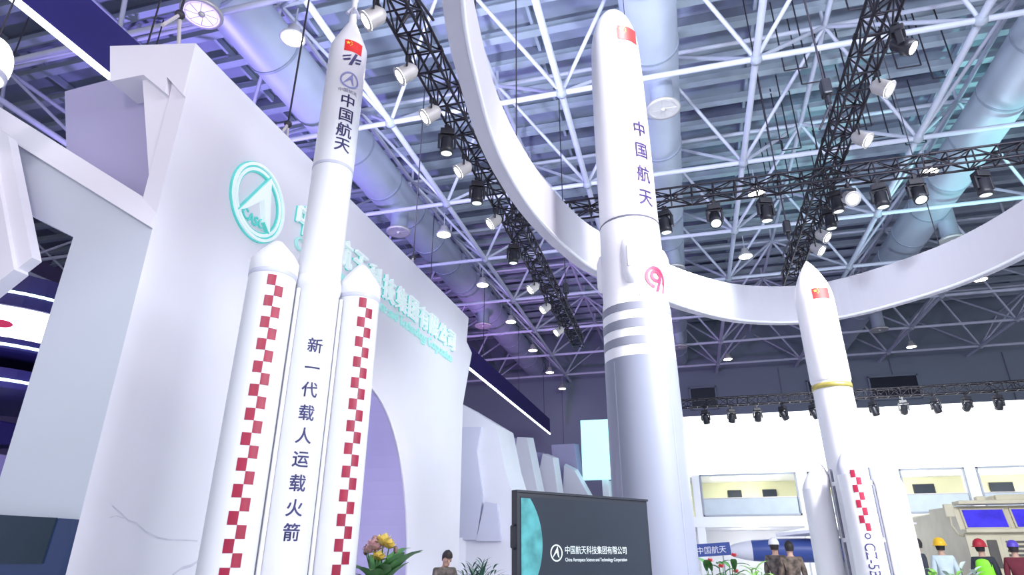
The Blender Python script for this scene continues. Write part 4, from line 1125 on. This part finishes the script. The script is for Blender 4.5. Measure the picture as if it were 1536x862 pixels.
    hb.add(vs, [(k*n+i, k*n+(i+1) % n, (k+1)*n+(i+1) % n, (k+1)*n+i) for k in range(7) for i in range(n)], True)
    hb.build('hair', 'hair', t)
    if hat:
        cm = MB(); vs = []; prof = [(.004, 1.835), (.05, 1.828), (.085, 1.80), (.105, 1.755), (.112, 1.70)] if hat == 'cap' else [(.004, 1.862), (.06, 1.85), (.105, 1.81), (.128, 1.75), (.132, 1.71), (.15, 1.70), (.15, 1.69)]
        for (rq, z) in prof:
            for i in range(24):
                aa = 2*PI*i/24; vs.append(H(rq*math.cos(aa)*.95, .006+rq*math.sin(aa)*1.12, z))
        cm.add(vs, [(k*24+i, k*24+(i+1) % 24, (k+1)*24+(i+1) % 24, (k+1)*24+i) for k in range(len(prof)-1) for i in range(24)], True)
        ho = cm.build('cap' if hat == 'cap' else 'helmet', hatm, t)
        pkm = MB(); vs = []
        for k in range(9):
            aa = -PI/2+(k-4)*.25
            vs += [H(.105*math.cos(aa), .006+.12*math.sin(aa), 1.705), H(.12*math.cos(aa), -.0+.21*math.sin(aa), 1.69)]
        pkm.add(vs, [(2*k, 2*k+1, 2*k+3, 2*k+2) for k in range(8)], True)
        pkm.build('visor', hatm, ho)
    if vest:
        V = []; Ed = []
        p0 = a((0, 0, .96), (.21, .165)); p1 = a((0, 0, 1.12), (.205, .165), p0); p2 = a((0, .01, 1.32), (.225, .175), p1); a((0, .02, 1.45), (.15, .125), p2)
        vo = link_mesh(skin_mesh(V, Ed), 'safety_vest', vest, t)
    return t
def facecam(q, extra=0.0): return math.atan2(q.y, q.x)-PI/2+extra
q = atH(668, 850, 13.0); person((q.x, q.y, 0), facecam(q, .5), 'person in a grey camouflage shirt looking down at a phone before the white peaks', 'camo', 'camo', nod=-.0+.5, arms='phone', sleeves='short')
ps = [c for c in bpy.data.objects if c.name == 'person'][0]
MBp = MB().bbox((0, 0, 0), (.075, .012, .15), .006, Matrix.Rotation(-.7, 3, 'X'))
po = MBp.build('mobile_phone', 'bezel_black'); tag(po, 'dark mobile phone held by the person in grey camouflage', 'phone')
po.matrix_world = Matrix.Translation(ps.location) @ Matrix.Rotation(ps.rotation_euler.z, 4, 'Z') @ Matrix.Translation((0, -.335, 1.255))
q = atH(1166, 850, 16.2); person((q.x, q.y, .22), facecam(q, PI-.4), 'person in a white cap and dark camouflage seen from behind, by the shortest rocket', 'camo', 'cloth_dark', 'cap', 'cap_white', turn=.3)
q = atH(1188, 850, 15.7); person((q.x, q.y, .22), facecam(q, PI+.2), 'dark haired person in brown camouflage seen from behind, touching the shortest rocket in view', 'camo_brown', 'cloth_dark', scale=.98)
q = atH(1381, 850, 17.2); person((q.x, q.y, .22), facecam(q, -1.3), 'dark haired person in a black jacket beside the booster of the shortest rocket', 'cloth_dark', 'cloth_dark', scale=1.02)
q = atH(1417, 850, 18.6); person((q.x, q.y, .22), facecam(q, PI+.3), 'person in a yellow helmet and pale shirt by the truck mirror', 'cloth_pale', 'cloth_dark', 'helmet', 'helmet_yellow')
q = atH(1478, 850, 18.6); person((q.x, q.y, .22), facecam(q, PI-.3), 'person in a red cap and lime safety vest before the truck grille', 'cloth_dark', 'cloth_dark', 'helmet', 'cap_red', vest='vest_lime', scale=.98)
q = atH(1528, 850, 18.4); person((q.x, q.y, .22), facecam(q, PI), 'person in a violet cap and maroon shirt at the edge by the truck', 'cloth_maroon', 'cloth_dark', 'cap', 'cap_violet', scale=.97)
